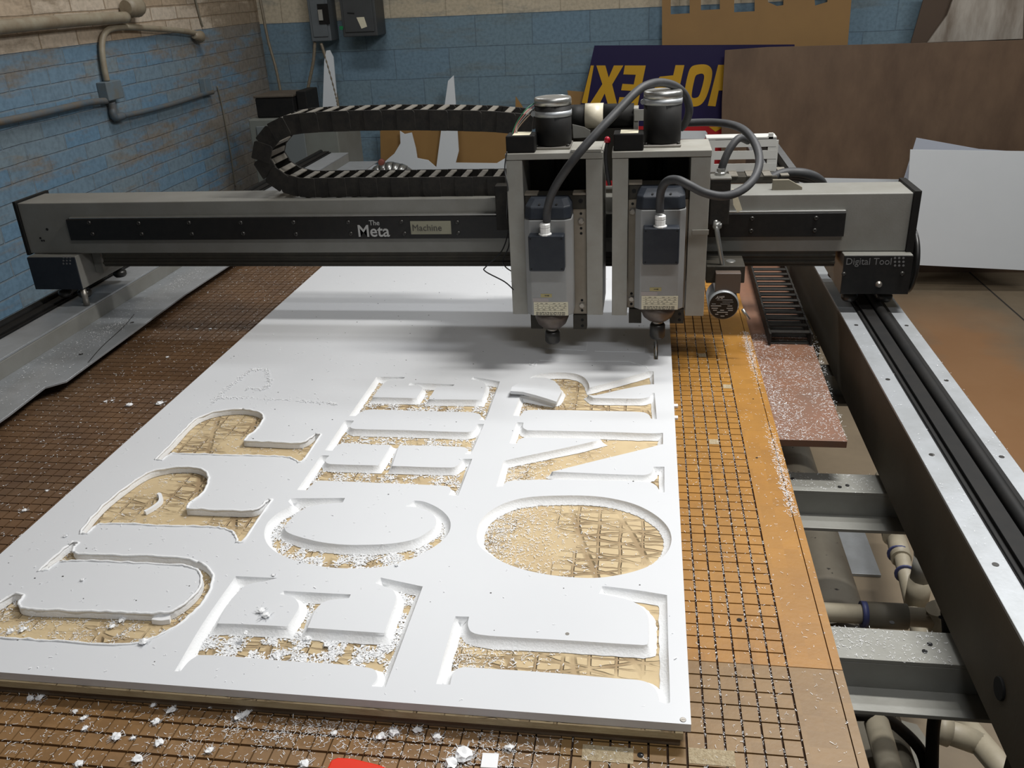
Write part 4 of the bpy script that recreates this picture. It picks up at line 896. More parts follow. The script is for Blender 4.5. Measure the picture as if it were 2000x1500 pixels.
# tan board with a row of letters cut out along its top
TB = on([(1293, 84), (1293, -60), (1668, -60), (1656, 84), (1640, 260), (1300, 260)], 'y', 6.5)
def cut_board(name, outer, holes, Y, th, m_, **k):
    V = [Vector((p.x, p.z)) for p in outer]; E_ = [(i, (i + 1) % len(V)) for i in range(len(V))]; H = []
    for h in holes:
        b0 = len(V); hp = [Vector((p.x, p.z)) for p in h]; V += hp; E_ += [(b0 + i, b0 + (i + 1) % len(hp)) for i in range(len(hp))]; H.append([tuple(v) for v in hp])
    vo, eo, fo, *_ = delaunay_2d_cdt(V, E_, [], 0, 1e-6); out = [(p.x, p.z) for p in outer]; kf = []
    for f in fo:
        c = sum((vo[i] for i in f), Vector((0, 0))) / len(f)
        if inside(c, out) and not any(inside(c, h) for h in H): kf.append(list(f))
    m = MB(); m.add([(v.x, Y, v.y) for v in vo], kf); m.add([(v.x, Y + th, v.y) for v in vo], [f[::-1] for f in kf])
    for lp in [out] + H:
        n = len(lp); m.add([(x, Y, z) for x, z in lp] + [(x, Y + th, z) for x, z in lp], [(i, (i + 1) % n, n + (i + 1) % n, n + i) for i in range(n)])
    return m.build(name, m_, **k)
H_ = [on(h, 'y', 6.5) for h in ([(1310, -40), (1347, -40), (1347, 26), (1310, 28)], [(1369, -40), (1406, -40), (1406, 18), (1369, 20)], [(1434, -40), (1474, -40), (1474, 22), (1434, 24)], [(1498, -40), (1532, -40), (1530, 10), (1518, 12), (1500, 4)], [(1588, -40), (1620, -40), (1616, 4), (1592, 11)])]
cut_board('cutout_board', TB, H_, 6.5, .012, ply, label='tan board with cut-out openings along its top, against the back wall', cat='board')
# upside-down shop sign
sg = thing('shop_sign', 'navy sign with upside-down yellow lettering leaning on the back wall', 'sign', (.3, 6.4, FZ))
SPX = [(1161, 89), (1552, 87), (1552, 273), (1108, 273), (1137, 196)]
SYY = 6.40
MB().prism(on(SPX, 'y', SYY), (0, .012, 0)).build('sign_face', navy, sg)
MB().prism(on([(1108, 246.5), (1552, 246.5), (1552, 520), (1060, 520)], 'y', SYY - .001), (0, .012, 0)).build('sign_band', redv, sg)['label'] = 'red lower band'
def glyph(pts, m_=yel, nm='sign_letter', sm=0, off=.003, lab=None):
    P = on(pts, 'y', SYY - off, (1100, 80), .225)
    if sm: P = smooth(P, sm, True)
    o = MB().prism(P, (0, off - .0008, 0)).build(nm, m_, sg)
    if lab: o['label'] = lab
glyph([(240,213),(266,213),(208,542),(160,538)])
glyph([(288,213),(366,213),(395,318),(440,213),(522,213),(425,378),(468,550),(388,550),(360,455),(315,547),(232,545),(340,375)])
glyph([(535,213),(717,213),(645,565),(475,550),(488,488),(588,490),(600,433),(503,428),(514,372),(612,378),(630,293),(522,290)])
glyph([(975,210),(1052,210),(975,560),(900,560),(920,470),(870,470),(815,440),(790,400),(800,350),(840,310),(955,298)])
def ring(o_, i_):
    A = smooth(on(o_, 'y', SYY - .003, (1100, 80), .225), 4, True); B = smooth(on(i_, 'y', SYY - .003, (1100, 80), .225), 4, True)
    cut_board('sign_letter', A, [B], SYY - .003, .0022, yel, parent=sg)
ring([(1150,209),(1240,206),(1288,245),(1288,330),(1245,480),(1190,555),(1110,568),(1055,530),(1052,450),(1078,310),(1105,235)], [(1170,290),(1213,286),(1222,330),(1185,465),(1152,494),(1118,488),(1120,430),(1145,315)])
glyph([(1345,208),(1440,208),(1410,345),(1500,345),(1530,208),(1600,208),(1520,568),(1440,568),(1480,430),(1385,430),(1350,430),(1322,568),(1255,563)])
glyph([(1265,745),(1372,745),(1372,760),(1322,788)], off=.0035)
wl = on([(1010,780),(1235,780),(1252,800),(1245,825),(1225,850),(1010,852)], 'y', SYY - .004, (1100, 80), .225)
MB().prism(wl, (0, .0016, 0)).build('white_label', wb, sg)
# top right corner boards
panel('dark_board', [(1812, -30), (2100, -30), (2100, 82), (1779, 84)], 6.46, .012, mat('dark_umber_board', (0.085, 0.055, 0.035), 0.6), 'dark umber board at the top right, behind the marbled piece', 'board')
panel('marbled_offcut', [(1872, -30), (2001, -30), (1998, 76), (1812, 83), (1850, 30)], 6.42, .02, mat('marbled_foam', (0.50, 0.46, 0.40), 0.6, 0, 1, 2.2, (0.16, 0.12, 0.085), 0.1, 20, detail=6, stretch=(2.2, 1, .5)), 'pale brown-streaked offcut at the top right, above the big brown sheet', 'offcut')
# low white boards and cut-outs
panel('white_board', [(1560, 347), (1762, 351), (1745, 560), (1540, 560)], 6.20, .012, wb, 'low white board showing as a strip above the beam at right', 'board', zmin=FZ)
panel('white_sheet', [(1790, 269), (1912, 291), (2040, 300), (1960, 520), (1715, 512)], 6.0, .006, wbd, 'tilted bluish-white sheet whose corner pokes up behind the front white sheet', 'sheet', zmin=FZ + .001)
panel('white_sheet', [(1778, 292), (2040, 296), (2040, 530), (1980, 527), (1796, 518), (1768, 450)], 5.80, .006, wb, 'large plain white sheet standing on the floor at far right', 'sheet', zmin=FZ + .001)
panel('tan_board', [(742, 243), (1016, 243), (1016, 420), (746, 420)], 6.42, .012, ply, 'tan hardboard piece behind the white cut-outs, seen below the cable chain', 'board')
panel('white_cutout', [(668, 322), (745, 322), (758, 310), (770, 300), (782, 280), (781, 256), (790, 262), (804, 259), (812, 290), (815, 309), (836, 313), (852, 327), (862, 250), (875, 158), (886, 147), (890, 200), (896, 295), (890, 318), (970, 319), (985, 310), (1100, 305), (1100, 460), (668, 460)], 6.36, .012, wb, 'white cut-out board with a tall thin spike, standing before the tan piece', 'board')
panel('white_strip', [(630, 215), (633, 120), (637, 99), (644, 98), (651, 112), (656, 170), (664, 250), (673, 300), (668, 316), (660, 400), (640, 400)], 6.44, .012, wb, 'tall narrow white offcut with a rounded top, below the electrical boxes', 'offcut')
panel('brown_offcut', [(1006, 246), (1007, 188), (1023, 212), (1040, 246)], 6.45, .012, ply, 'small pointed tan offcut against the blue blocks, left of the left motor', 'offcut')
panel('tan_board', [(1118, 246), (1108, 177), (1146, 180), (1146, 560), (1118, 560)], 6.47, .012, ply, 'tan board corner peeking out left of the shop sign', 'board', zmin=FZ)
# electrical boxes
def ebox(name, x0, y0, x1, y1, Y, dpth, m_, label, cat, door=True):
    a, b_ = W(x0, y0, 'y', Y), W(x1, y1, 'y', Y); t = thing(name, label, cat, ((a.x + b_.x) / 2, Y + dpth, b_.z))
    MB().box(a.x, b_.x, Y, Y + dpth, b_.z, a.z).build('box_body', m_, t, bev=.006)
    if door: MB().box(a.x + .02, b_.x - .02, Y - .008, Y, b_.z + .03, a.z).build('box_door', m_, t, bev=.003)
    return t, a, b_
mg = mat('grey_enamel', (0.115, 0.13, 0.14), 0.5, 0, 0.5, 12, (0.085, 0.095, 0.10))
mgd = mat('dark_grey_enamel', (0.050, 0.054, 0.056), 0.5, 0, 0.5, 12, (0.035, 0.036, 0.036))
t, a, b_ = ebox('breaker_box', 588, -80, 648, 80, 6.42, .17, mg, 'lighter grey breaker box on the back wall, left of its darker twin', 'electrical box')
m = MB(); p = W(619, 8, 'y', 6.408); m.box(p.x, p.x + .075, 6.405, 6.413, p.z - .13, p.z + .0); m.build('switch_plate', M['black'], t)
m = MB(); p = W(621, 22, 'y', 6.40); m.box(p.x, p.x + .03, 6.397, 6.405, p.z - .06, p.z + .01); m.build('switch_lever', M['cream'], t)
t, a, b_ = ebox('switch_box', 653, -80, 738, 70, 6.36, .22, mgd, 'dark grey switch box on the back wall with a torn pale sticker', 'electrical box')
m = MB(); m.prism(on([(696, 34), (711, 33), (717, 52), (706, 56)], 'y', 6.351), (0, .0005, 0)); m.build('sticker', M['paper'], t)
m = MB(); m.prism(on([(663, 51), (670, 51), (670, 58), (663, 58)], 'y', 6.351), (0, .0005, 0)); m.build('green_mark', mat('green_mark', (0.01, 0.18, 0.06), 0.4), t)
m = MB(); m.prism(on([(678, 24), (692, 25), (692, 28), (678, 27)], 'y', 6.351), (0, .0005, 0)); m.build('latch_slot', M['hole'], t)
m_fx = mat('dusty_flex_conduit', (0.26, 0.22, 0.16), 0.5, 0.3, 0.5, 40)
def flex(pts, r, label, m_=m_fx, Y=6.45, cat='conduit'):
    P = smooth([W(x, y, 'y', Y) for x, y in pts], 10); o = MB().tube(P, r, 8, rings=.18).build('flexible_conduit', m_); return tag(o, label, cat)
flex([(504, -20), (512, 20), (524, 80), (538, 130), (548, 178)], .010, 'dusty flexible conduit running down the corner onto the black transformer')
flex([(615, 82), (612, 120), (603, 165), (596, 205)], .011, 'flexible conduit dropping from the lighter box towards the black transformer')
flex([(627, 84), (640, 125), (655, 180), (662, 215), (675, 270), (688, 320), (697, 345)], .011, 'flexible conduit slanting down across the white offcut')
# black transformer on a beige cabinet
CBY = 5.3
t = thing('control_cabinet', 'dusty beige cabinet behind the left end of the gantry, carrying a black box', 'cabinet', (-2.1, CBY + .3, FZ))
a, b_, c_ = W(500, 240, 'y', CBY), W(607, 345, 'y', CBY), W(664, 345, 'y', CBY)
MB().box(a.x - .05, c_.x + .02, CBY, CBY + .45, FZ, a.z + .02).build('cabinet_body', mat('grey_green_enamel', (0.17, 0.18, 0.16), 0.5, 0, 0.6, 5, (0.13, 0.125, 0.105)), t, bev=.008)
MB().box(a.x, b_.x, CBY - .012, CBY - .0, FZ + .1, a.z - .02).build('cabinet_door', mat('grey_enamel_door', (0.15, 0.165, 0.165), 0.5), t, bev=.004)
a2, b2_ = W(497, 192, 'y', CBY + .05), W(560, 244, 'y', CBY + .05)
t = thing('transformer', 'black dusty transformer box standing on the beige cabinet', 'transformer', ((a2.x + b2_.x) / 2, CBY + .2, a.z + .02))
MB().box(a2.x, W(572, 192, 'y', CBY + .05).x, CBY + .05, CBY + .33, a.z + .0205, a2.z).build('box_body', M['black'], t, bev=.008)
MB().box(W(574, 192, 'y', CBY + .05).x, W(594, 192, 'y', CBY + .05).x, CBY + .09, CBY + .30, a.z + .0205, a2.z + .03).build('side_housing', M['black'], t, bev=.006)
MB().box(a2.x - .005, W(573, 192, 'y', CBY + .05).x, CBY + .045, CBY + .33, a2.z + .0002, a2.z + .014).build('lid', mat('dusty_lid', (0.085, 0.068, 0.05), 0.7, 0, .7, 20), t, bev=.004)
# silver ribbed duct
t = thing('ribbed_duct', 'round silver ribbed duct elbow standing behind the cable chain', 'duct', (-1.5, 5.6, FZ))
c0 = W(767, 368, 'y', 5.6); m = MB(); R0 = .15
P = [c0 + Vector((math.cos(a_) * R0, 0, math.sin(a_) * R0 * .9 - .02)) for a_ in [PI * k / 26 for k in range(27)]]
b0 = MB()
for k in range(13):
    b0.tube([P[k * 2], P[k * 2].lerp(P[min(26, k * 2 + 1)], 1.0), P[min(26, k * 2 + 2)]], (.056 if k % 2 else .059), 18)
b0.build('duct_elbow', M['chrome'], t)
b0 = MB(); 
for sx in (-1, 1): b0.cyl(c0 + Vector((sx * R0, 0, -.02)), Vector((c0.x + sx * R0, 5.6, FZ)), .05, n=18)
b0.build('duct_pipe', M['alum'], t)
m = MB(); p = W(746, 316, 'y', 5.53); m.lathe(p, (0, -1, 0), [(0, 0), (.022, 0), (.018, .03), (0, .032)], 12); m.build('red_cap', mat('dusty_red', (0.22, 0.07, 0.05), 0.5), t)
m = MB(); a_, c__ = W(733, 337, 'y', 5.48), W(762, 349, 'y', 5.48); m.box(a_.x, c__.x, 5.48, 5.5, c__.z, a_.z); m.build('duct_plate', M['sand'], t)
# ================================================================ left wall pipes and boxes
m_pp = mat('painted_pipe_blue', (0.085, 0.13, 0.17), 0.5, 0, 0.9, 8, (0.17, 0.13, 0.085), 0.1, 40)
m_bx = mat('blue_painted_box', (0.14, 0.20, 0.245), 0.6, 0, 0.8, 9, (0.17, 0.155, 0.12))
m_pc = mat('painted_pipe_cream', (0.34, 0.30, 0.22), 0.5, 0, 0.8, 8, (0.22, 0.16, 0.10), 0.1, 40)
def wallpipe(pts, r, m_, label, cat='pipe', off=.03, k=6):
    P = smooth([W(x, y, 'x', LX + off) for x, y in pts], k); return tag(MB().tube(P, r, 12).build('wall_pipe', m_), label, cat)
wallpipe([(-60, 62), (0, 53), (60, 47), (130, 41), (200, 36), (246, 34)], .030, m_pc, 'thick cream painted pipe at the top of the left wall', off=.05)
wallpipe([(-40, 243), (0, 238), (60, 226), (130, 210), (175, 200), (208, 197)], .017, m_pp, 'blue painted pipe running left from the wall junction box')
wallpipe([(232, 228), (280, 218), (340, 202), (400, 183), (415, 180)], .015, m_pp, 'blue painted pipe rising right from the junction box to a small outlet')
wallpipe([(209, 158), (203, 130), (199, 95), (203, 68), (218, 56), (250, 53), (300, 56), (350, 60), (388, 66)], .016, m_pc, 'rusty conduit bent up from the junction box and along the colour line')
wallpipe([(217, 200), (220, 212), (221, 222), (226, 230), (240, 226)], .020, m_pp, 'pipe elbow under the wall junction box')
wallpipe([(424, 168), (432, 200), (440, 240), (448, 285), (455, 330), (460, 365)], .004, M['sand'], 'thin drooping wire on the left wall near the corner', cat='wire', off=.01)
wallpipe([(377, -20), (384, 10), (392, 40), (396, 52)], .006, M['sand'], 'thin wire dropping to the bell-shaped bracket at top of the left wall', cat='wire', off=.01)
def wallbox(name, x0, y0, x1, y1, th, m_, label, cat):
    # corners on the wall plane
    P = [W(x0, y0, 'x', LX + th), W(x1, y0, 'x', LX + th), W(x1, y1, 'x', LX + th), W(x0, y1, 'x', LX + th)]
    ya, yb_ = P[0].y, P[1].y; za, zb = (P[0].z + P[1].z) / 2, (P[2].z + P[3].z) / 2
    return tag(MB().box(LX + .0005, LX + th, ya, yb_, zb, za).build(name, m_, bev=.004), label, cat)
wallbox('junction_box', 205, 158, 236, 196, .055, m_bx, 'blue painted junction box on the left wall where the pipes meet', 'electrical box')
wallbox('outlet_box', 398, 152, 410, 180, .04, m_bx, 'small blue painted outlet box at the right end of the rising pipe', 'electrical box')
m = MB(); p = W(393, 68, 'x', LX + .05); m.lathe(p + Vector((-.02, -.06, 0)), (0.1, 1, -.15), [(0, 0), (.018, 0), (.028, .03), (.036, .07), (.030, .075), (0, .06)], 16); m.build('bell_fitting', m_pc, label='rusty bell-shaped fitting at the right end of the bent conduit', cat='fitting')
m = MB(); p = W(262, 22, 'x', LX + .05); m.lathe(p + Vector((0, -.08, .02)), (0.1, 1, 0), [(0, 0), (.038, 0), (.050, .04), (.052, .10), (.044, .12), (0, .10)], 16); m.lathe(p + Vector((0, .02, .02)), (0, 0, 1), [(.040, -.03), (.044, .1), (.036, .35)], 14); m.build('pipe_fitting', m_pc, label='rusty cast fitting at the end of the thick cream pipe', cat='fitting')

# ================================================================ under the machine, right side
PV = mat('dusty_ivory_pipe', (0.40, 0.355, 0.265), 0.5, 0, 0.6, 14, (0.27, 0.23, 0.16))
def pvc(pts, r, label, ax='z', val=None, m_=PV, name='drain_pipe', cat='pipe', extra=None):
    P = smooth([W(x, y, ax, v) for x, y, v in pts], 5); o = MB().tube(P, r, 16).build(name, m_); return tag(o, label, cat)
m_dirty = mat('dusty_duct', (0.30, 0.27, 0.21), 0.6, 0, 0.7, 6, (0.20, 0.17, 0.13), 0.05, 60, speck=((0.03, 0.025, 0.02), 55, 0.70))
# big vacuum duct running along the machine
d1 = W(1600, 905, 'z', .40); d2 = W(1690, 1290, 'z', .40)
o = MB(); xd = W(1665, 1118, 'z', .42).x - .082; o.cyl((xd, 1.0, .40), (xd, 2.60, .40), .082, n=28); o.build('vacuum_duct', m_dirty, label='wide dusty grey duct running beneath the table along its right edge', cat='duct')
# ivory pipework seen through the frame
u = thing('plumbing', 'ivory plastic pipework with blue joint rings under the right side beam', 'pipework', (.75, 2.2, FZ))
def seg(a, b, r): return MB().cyl(a, b, r, n=18)
za = .10
q1 = W(1748, 1030, 'z', za); q2 = W(1768, 1110, 'z', za); q3 = W(1800, 1250, 'z', za)
m = MB(); m.cyl(q1 + (q1 - q2) * 1.5, q3, .024, n=18); m.build('pipe', PV, u)
for px, py, ra, rb_, hh in ((1756, 1074, .031, 0, .10), (1742, 1040, .033, 0, .06), (1801, 1225, .031, 0, .05)):
    c = W(px, py, 'z', za); d_ = (q3 - q1).normalized(); m = MB(); m.cyl(c - d_ * hh / 2, c + d_ * hh / 2, ra, n=18); s_o = m.build('coupling', PV, u)
m = MB(); bl = mat('blue_primer', (0.05, 0.06, 0.16), 0.5)
for px, py in ((1753, 1082), (1768, 1121), (1757, 1082)):
    c = W(px, py, 'z', za); d_ = (q3 - q1).normalized(); m.cyl(c - d_ * .003, c + d_ * .003, .0315, n=18)
m.build('joint_ring', bl, u)
c = W(1788, 1185, 'z', za); top = c + Vector((.0, .0, .17))
m = MB(); m.cyl(c, c + Vector((.0, 0, .10)), .032, n=18); m.build('tee', PV, u)
m = MB(); m.cyl(c + Vector((0, 0, .095)), c + Vector((0, 0, .18)), .030, n=8); m.build('valve_body', M['cream'], u)
m = MB(); m.lathe(c + Vector((0, 0, .18)), (0, 0, 1), [(0, 0), (.030, 0), (.030, .008), (.022, .010), (.028, .014), (.022, .02), (.012, .022), (.012, .04), (0, .04)], 16); m.build('valve_cap', M['chrome'], u)
# horizontal drain pipe
h0, h1 = W(1600, 1197, 'z', .52), W(1838, 1206, 'z', .52)
hp = thing('drain_pipe', 'tan horizontal drain pipe with a dark coupling crossing below the cross members', 'pipe', (h0.x, h0.y, .52))
yy = (h0.y + h1.y) / 2
MB().cyl((h0.x - .6, yy, .52), (h1.x, yy, .52), .021, n=18).build('pipe', PV, hp)
c0_, c1_ = W(1692, 1200, 'z', .52), W(1770, 1203, 'z', .52)
MB().cyl((c0_.x, yy, .52), (c1_.x, yy, .52), .028, n=18).build('coupling', M['sand'], hp)['label'] = 'dull tan coupling'
m = MB(); m.cyl((c0_.x - .012, yy, .52), (c0_.x, yy, .52), .0285, n=18); m.build('joint_ring', bl, hp)
MB().lathe((h1.x - .001, yy, .52), (.3, 0, -1), [(0, -.03), (.027, -.03), (.030, .03), (.027, .07), (0, .07)], 16).build('elbow', M['ivory'], hp)
# lower right tee
lt = thing('pipe_tee', 'ivory pipe tee low in the bottom right corner beneath the side beam', 'pipe fitting', (1.0, 2.0, FZ))
c = W(1915, 1452, 'z', .05); e1 = W(1960, 1490, 'z', .05); e0 = W(1900, 1420, 'z', .05); ax_ = (e1 - e0).normalized()
m = MB(); m.cyl(c - ax_ * .13, c + ax_ * .30, .030, n=18); m.cyl(c, c + Vector((-.10, .02, .02)), .030, n=18); m.cyl(c + Vector((-.07, .014, .014)), c + Vector((-.105, .021, .021)), .036, n=18); m.build('tee_body', PV, lt)
m = MB(); k_ = c + ax_ * .10; m.cyl(k_, k_ + ax_ * .006, .034, n=18); m.build('joint_ring', bl, lt)
# light coloured pipe and black hoses near the bottom
o = MB(); a_ = W(1712, 1412, 'z', .54); b_ = W(1745, 1530, 'z', .54); o.cyl(a_, b_ + (b_ - a_), .022, n=18); tag(o.build('drain_pipe', PV), 'pale pipe with a rounded end at the very bottom, right of the table edge', 'pipe')
P = smooth([W(1668, 1396, 'z', .55), W(1720, 1400, 'z', .55), W(1760, 1425, 'z', .5), W(1800, 1470, 'z', .45), W(1812, 1530, 'z', .4)], 6)
tag(MB().tube(P, .011, 10).build('black_hose', M['chain']), 'black hose curving down below the table edge at the bottom right', 'hose')
P = smooth([W(1850, 1195, 'z', .70), W(1853, 1240, 'z', .66), W(1848, 1300, 'z', .62), W(1832, 1370, 'z', .56), W(1822, 1430, 'z', .5), W(1820, 1530, 'z', .42)], 6)
tag(MB().tube(P, .012, 10).build('black_hose', M['chain']), 'black hose hanging along the inner face of the side beam', 'hose')
wd = MB(); P = [W(x, y, 'z', -.19) for x, y in ((1716, 1400), (1790, 1420), (1830, 1480), (1850, 1600), (1720, 1600))]
wd.prism(P, (0, 0, .01)); wd.build('floor_panel', mat('grey_floor_panel', (0.21, 0.2, 0.165), 0.5), label='grey panel lying on the floor in the bottom right gap', cat='panel')

# ================================================================ red tool handle in the foreground
rt = thing('scraper', 'red plastic scraper handle lying on the grid table at the bottom edge', 'scraper', W(690, 1490, 'z', TZ))
P = on([(646, 1483), (660, 1478), (690, 1480), (740, 1492), (790, 1512), (800, 1545), (640, 1545), (638, 1500)], 'z', TZ + .0185)
MB().prism([Vector((p.x, p.y, TZ + .0012)) for p in P], (0, 0, .0173)).build('handle', M['red'], rt, bev=.003)

# ================================================================ loose pieces and chips
def flap():
    t = thing('lifted_offcut', 'white plastic offcut lifted and tilted over the routed letter nearest the right cutter', 'offcut', W(1060, 760, 'z', SZ))
    # (x, y, how far this corner has sprung up above the sheet)
    R_ = [(300,185,.016),(345,158,.010),(440,122,.001),(520,126,0),(575,145,0),(610,182,.001),(622,218,.003),(600,262,.005),(590,282,.007),(530,262,.010),(450,238,.012),(370,218,.014),(290,212,.016)]
    n = len(R_); Q = [W(910 + x * .3, 700 + y * .3, 'z', SZ + .0008 + h) for x, y, h in R_]
    c = sum(Q, Vector()) / n; m = MB()
    B = [q - Vector((0, 0, .0075)) for q in Q]
    for i in range(n): B[i].z = max(B[i].z, SZ + .0004 if i in (2, 3, 4, 5) else SZ - .008)
    vs = Q + B + [c, c - Vector((0, 0, .0075))]
    fs = [(i, (i + 1) % n, 2 * n) for i in range(n)] + [((i + 1) % n, i, 2 * n + 1) for i in ()]
    area_ = sum(Q[i].x * Q[(i + 1) % n].y - Q[(i + 1) % n].x * Q[i].y for i in range(n))
    if area_ < 0: fs = [f[::-1] for f in fs]
    m.add(vs, fs); m.add(Q + B, [(i, n + i, n + (i + 1) % n, (i + 1) % n) for i in range(n)])
    m.add(B, [tuple(range(n))])
    return m.build('offcut_piece', M['sheet'], t)
flap()
def curl(px, label, z, w_, h_):
    P = smooth(on(px, 'z', z), 5); m = MB(); n = len(P)
    vs = []; fs = []
    for i, p in enumerate(P):
        t = (P[min(i + 1, n - 1)] - P[max(i - 1, 0)]).normalized(); s1 = Vector((-t.y, t.x, 0)) * w_
        vs += [p - s1, p + s1, p + s1 * .8 + Vector((0, 0, h_)), p - s1 * .8 + Vector((0, 0, h_))]
    for i in range(n - 1):
        for k in range(4): fs.append((i * 4 + k, i * 4 + (k + 1) % 4, (i + 1) * 4 + (k + 1) % 4, (i + 1) * 4 + k))
    fs += [(3, 2, 1, 0), tuple((n - 1) * 4 + k for k in range(4))]
    return tag(m.add(vs, fs).build('plastic_curl', M['chip']), label, 'offcut')
curl([(284, 1005), (300, 996), (314, 984), (314, 972), (309, 970)], 'curved white sliver lying in the cut letter at the left of the sheet', SZ - .0138, .004, .008)
curl([(302, 1213), (318, 1215), (334, 1213)], 'white sliver fallen beside the big rounded island at lower left', SZ - .0138, .007, .008)

def chunk(c, r, rnd_, flatk=.45):
    bm = bmesh.new(); bmesh.ops.create_icosphere(bm, subdivisions=2, radius=1)
    for v in bm.verts:
        k = rnd_.uniform(.55, 1.35); v.co = Vector((v.co.x * k, v.co.y * k, v.co.z * k * flatk)) * r
    zmin = min(v.co.z for v in bm.verts); a = rnd_.uniform(0, 6.3); R_ = Matrix.Rotation(a, 3, 'Z')
    m = MB(); m.add([R_ @ v.co + c - Vector((0, 0, zmin)) for v in bm.verts], [[v.index for v in f.verts] for f in bm.faces]); bm.free()
    # loose curls around the lump
    for _ in range(26):
        a = rnd_.uniform(0, 6.3); d_ = Vector((math.cos(a), math.sin(a), 0)); p = c + d_ * r * rnd_.uniform(.5, 1.2) + Vector((0, 0, .001))
        q = p + Vector((math.cos(a + rnd_.uniform(-1.2, 1.2)), math.sin(a + rnd_.uniform(-1.2, 1.2)), rnd_.uniform(0, .8))) * r * rnd_.uniform(.4, 1.1)
        s1 = Vector((-d_.y, d_.x, .3)) * r * .07
        m.add([p - s1, p + s1, q + s1, q - s1], [(0, 1, 2, 3), (3, 2, 1, 0)])
    return m
rc_ = random.Random(11)
ORD = 'leftmost second third fourth fifth sixth seventh eighth ninth tenth eleventh twelfth thirteenth fourteenth fifteenth sixteenth seventeenth eighteenth nineteenth twentieth twenty-first twenty-second twenty-third twenty-fourth twenty-fifth twenty-sixth'.split()
def nth(px, allx):
    k = sorted(allx).index(px)
    if k == 0: return 'leftmost'
    if k == len(allx) - 1: return 'rightmost'
    return ORD[k] + ' from the left'
front = [(60, 1366, 7), (78, 1364, 7), (148, 1391, 5), (163, 1405, 6), (166, 1425, 6), (228, 1441, 9), (260, 1443, 5), (312, 1452, 9), (335, 1390, 9), (305, 1412, 8), (270, 1485, 10), (410, 1468, 8), (414, 1380, 6), (653, 1434, 6), (745, 1442, 9), (770, 1433, 9), (815, 1428, 8), (905, 1480, 16), (880, 1495, 12), (995, 1463, 8), (854, 1442, 8), (595, 1495, 9), (155, 1494, 8), (300, 1378, 5), (478, 1398, 9), (465, 1404, 8)]
for k, (px, py, s) in enumerate(front):
    c = W(px, py, 'z', TZ + .0002); o = chunk(c, s * .00072, rc_).build('plastic_chip', M['chip'])
    tag(o, 'ragged white plastic chip on the table front, ' + nth(px, [f_[0] for f_ in front]) + ' of its row', 'chip', 'white chips on the table front')
a_ = W(957, 1490, 'z', TZ + .0003); m = MB(); m.box(-.011, .011, -.012, .012, 0, .005, Matrix.Translation(a_) @ Matrix.Rotation(.05, 4, 'Z')); m.build('square_offcut', M['chip'], label='small square white offcut on the grid squares, right of the red handle', cat='offcut', bev=.0005)
leftc = ((253, 792, 7), (312, 789, 8), (206, 785, 4), (219, 783, 3), (327, 698, 4), (384, 643, 4), (411, 643, 4), (48, 998, 5), (92, 959, 3))
for px, py, s in leftc:
    c = W(px, py, 'z', TZ + .0002); o = chunk(c, s * .0010, rc_, .35).build('plastic_chip', M['chip']); tag(o, 'white plastic chip on the dark board left of the sheet, ' + nth(px, [f_[0] for f_ in leftc]), 'chip', 'white chips left of the sheet')
for px, py in ((1319, 795), (1319, 818)):
    c = W(px, py, 'z', TZ + .0002); o = MB().box(c.x - .006, c.x + .006, c.y - .006, c.y + .006, c.z, c.z + .006).build('plastic_chip', M['chip'], bev=.001); tag(o, 'tiny white cube at the right edge of the sheet, ' + ('farther' if py < 800 else 'nearer') + ' of two', 'chip', 'white cubes at the sheet edge')
sheetc = ((282, 1256, 9), (45, 1232, 8), (20, 1234, 8), (240, 1213, 9), (220, 1226, 7), (128, 1048, 5), (161, 1134, 5), (470, 1254, 7), (541, 1283, 8), (480, 1238, 6), (700, 1288, 6), (520, 1205, 9), (576, 1268, 5), (510, 1195, 9), (534, 1124, 4), (600, 1250, 8), (560, 1230, 9), (640, 1262, 8), (775, 1105, 4))
for px, py, s in sheetc:
    inpocket = (px, py) in ((45, 1232), (20, 1234), (240, 1213), (220, 1226), (470, 1254), (541, 1283), (600, 1250), (560, 1230), (640, 1262), (700, 1288))
    c = W(px, py, 'z', SZ - .014 if inpocket else SZ + .0002); o = chunk(c, s * .0007, rc_).build('plastic_chip', M['chip']); tag(o, 'ragged white chip ' + ('in a cut letter' if inpocket else 'on top') + ' of the white sheet, ' + nth(px, [f_[0] for f_ in sheetc]), 'chip', 'white chips on the sheet')
# shavings: nobody could count these
def shave(name, label, gen, n, lmin, lmax, wid, rs, cat='shavings'):
    m = MB(); r_ = random.Random(rs); k = 0
    while k < n:
        c = gen(r_)
        if c is None: continue
        k += 1; L_ = r_.uniform(lmin, lmax); a = r_.uniform(0, 6.3); b = r_.uniform(-1.2, 1.2); w_ = wid * r_.uniform(.6, 1.4); lift = r_.uniform(.0002, .0012)
        p = Vector(c) + Vector((0, 0, lift)); pts = [p]
        for s_i in range(3):
            p = p + Vector((math.cos(a), math.sin(a), r_.uniform(-.05, .25))) * L_ / 3; a += b; pts.append(Vector((p.x, p.y, max(p.z, c[2] + .0002))))
        vs = []
        for i_, q in enumerate(pts):
            s1 = Vector((-math.sin(a), math.cos(a), 0)) * w_ / 2; vs += [q - s1, q + s1]
        m.add(vs, [(0, 1, 3, 2), (2, 3, 5, 4), (4, 5, 7, 6)])
    o = m.build(name, M['chip']); return tag(o, label, cat, kind='stuff')
def uni(x0, x1, y0, y1, z, f=None):
    def g(r_):
        x, y = r_.uniform(x0, x1), r_.uniform(y0, y1)
        if f and not f(x, y, r_): return None
        return (x, y, z)
    return g
from mathutils import noise as NZ
offsheet = lambda x, y: not (SX0 - .002 < x < SX1 + .002 and y > SY0 - .003)
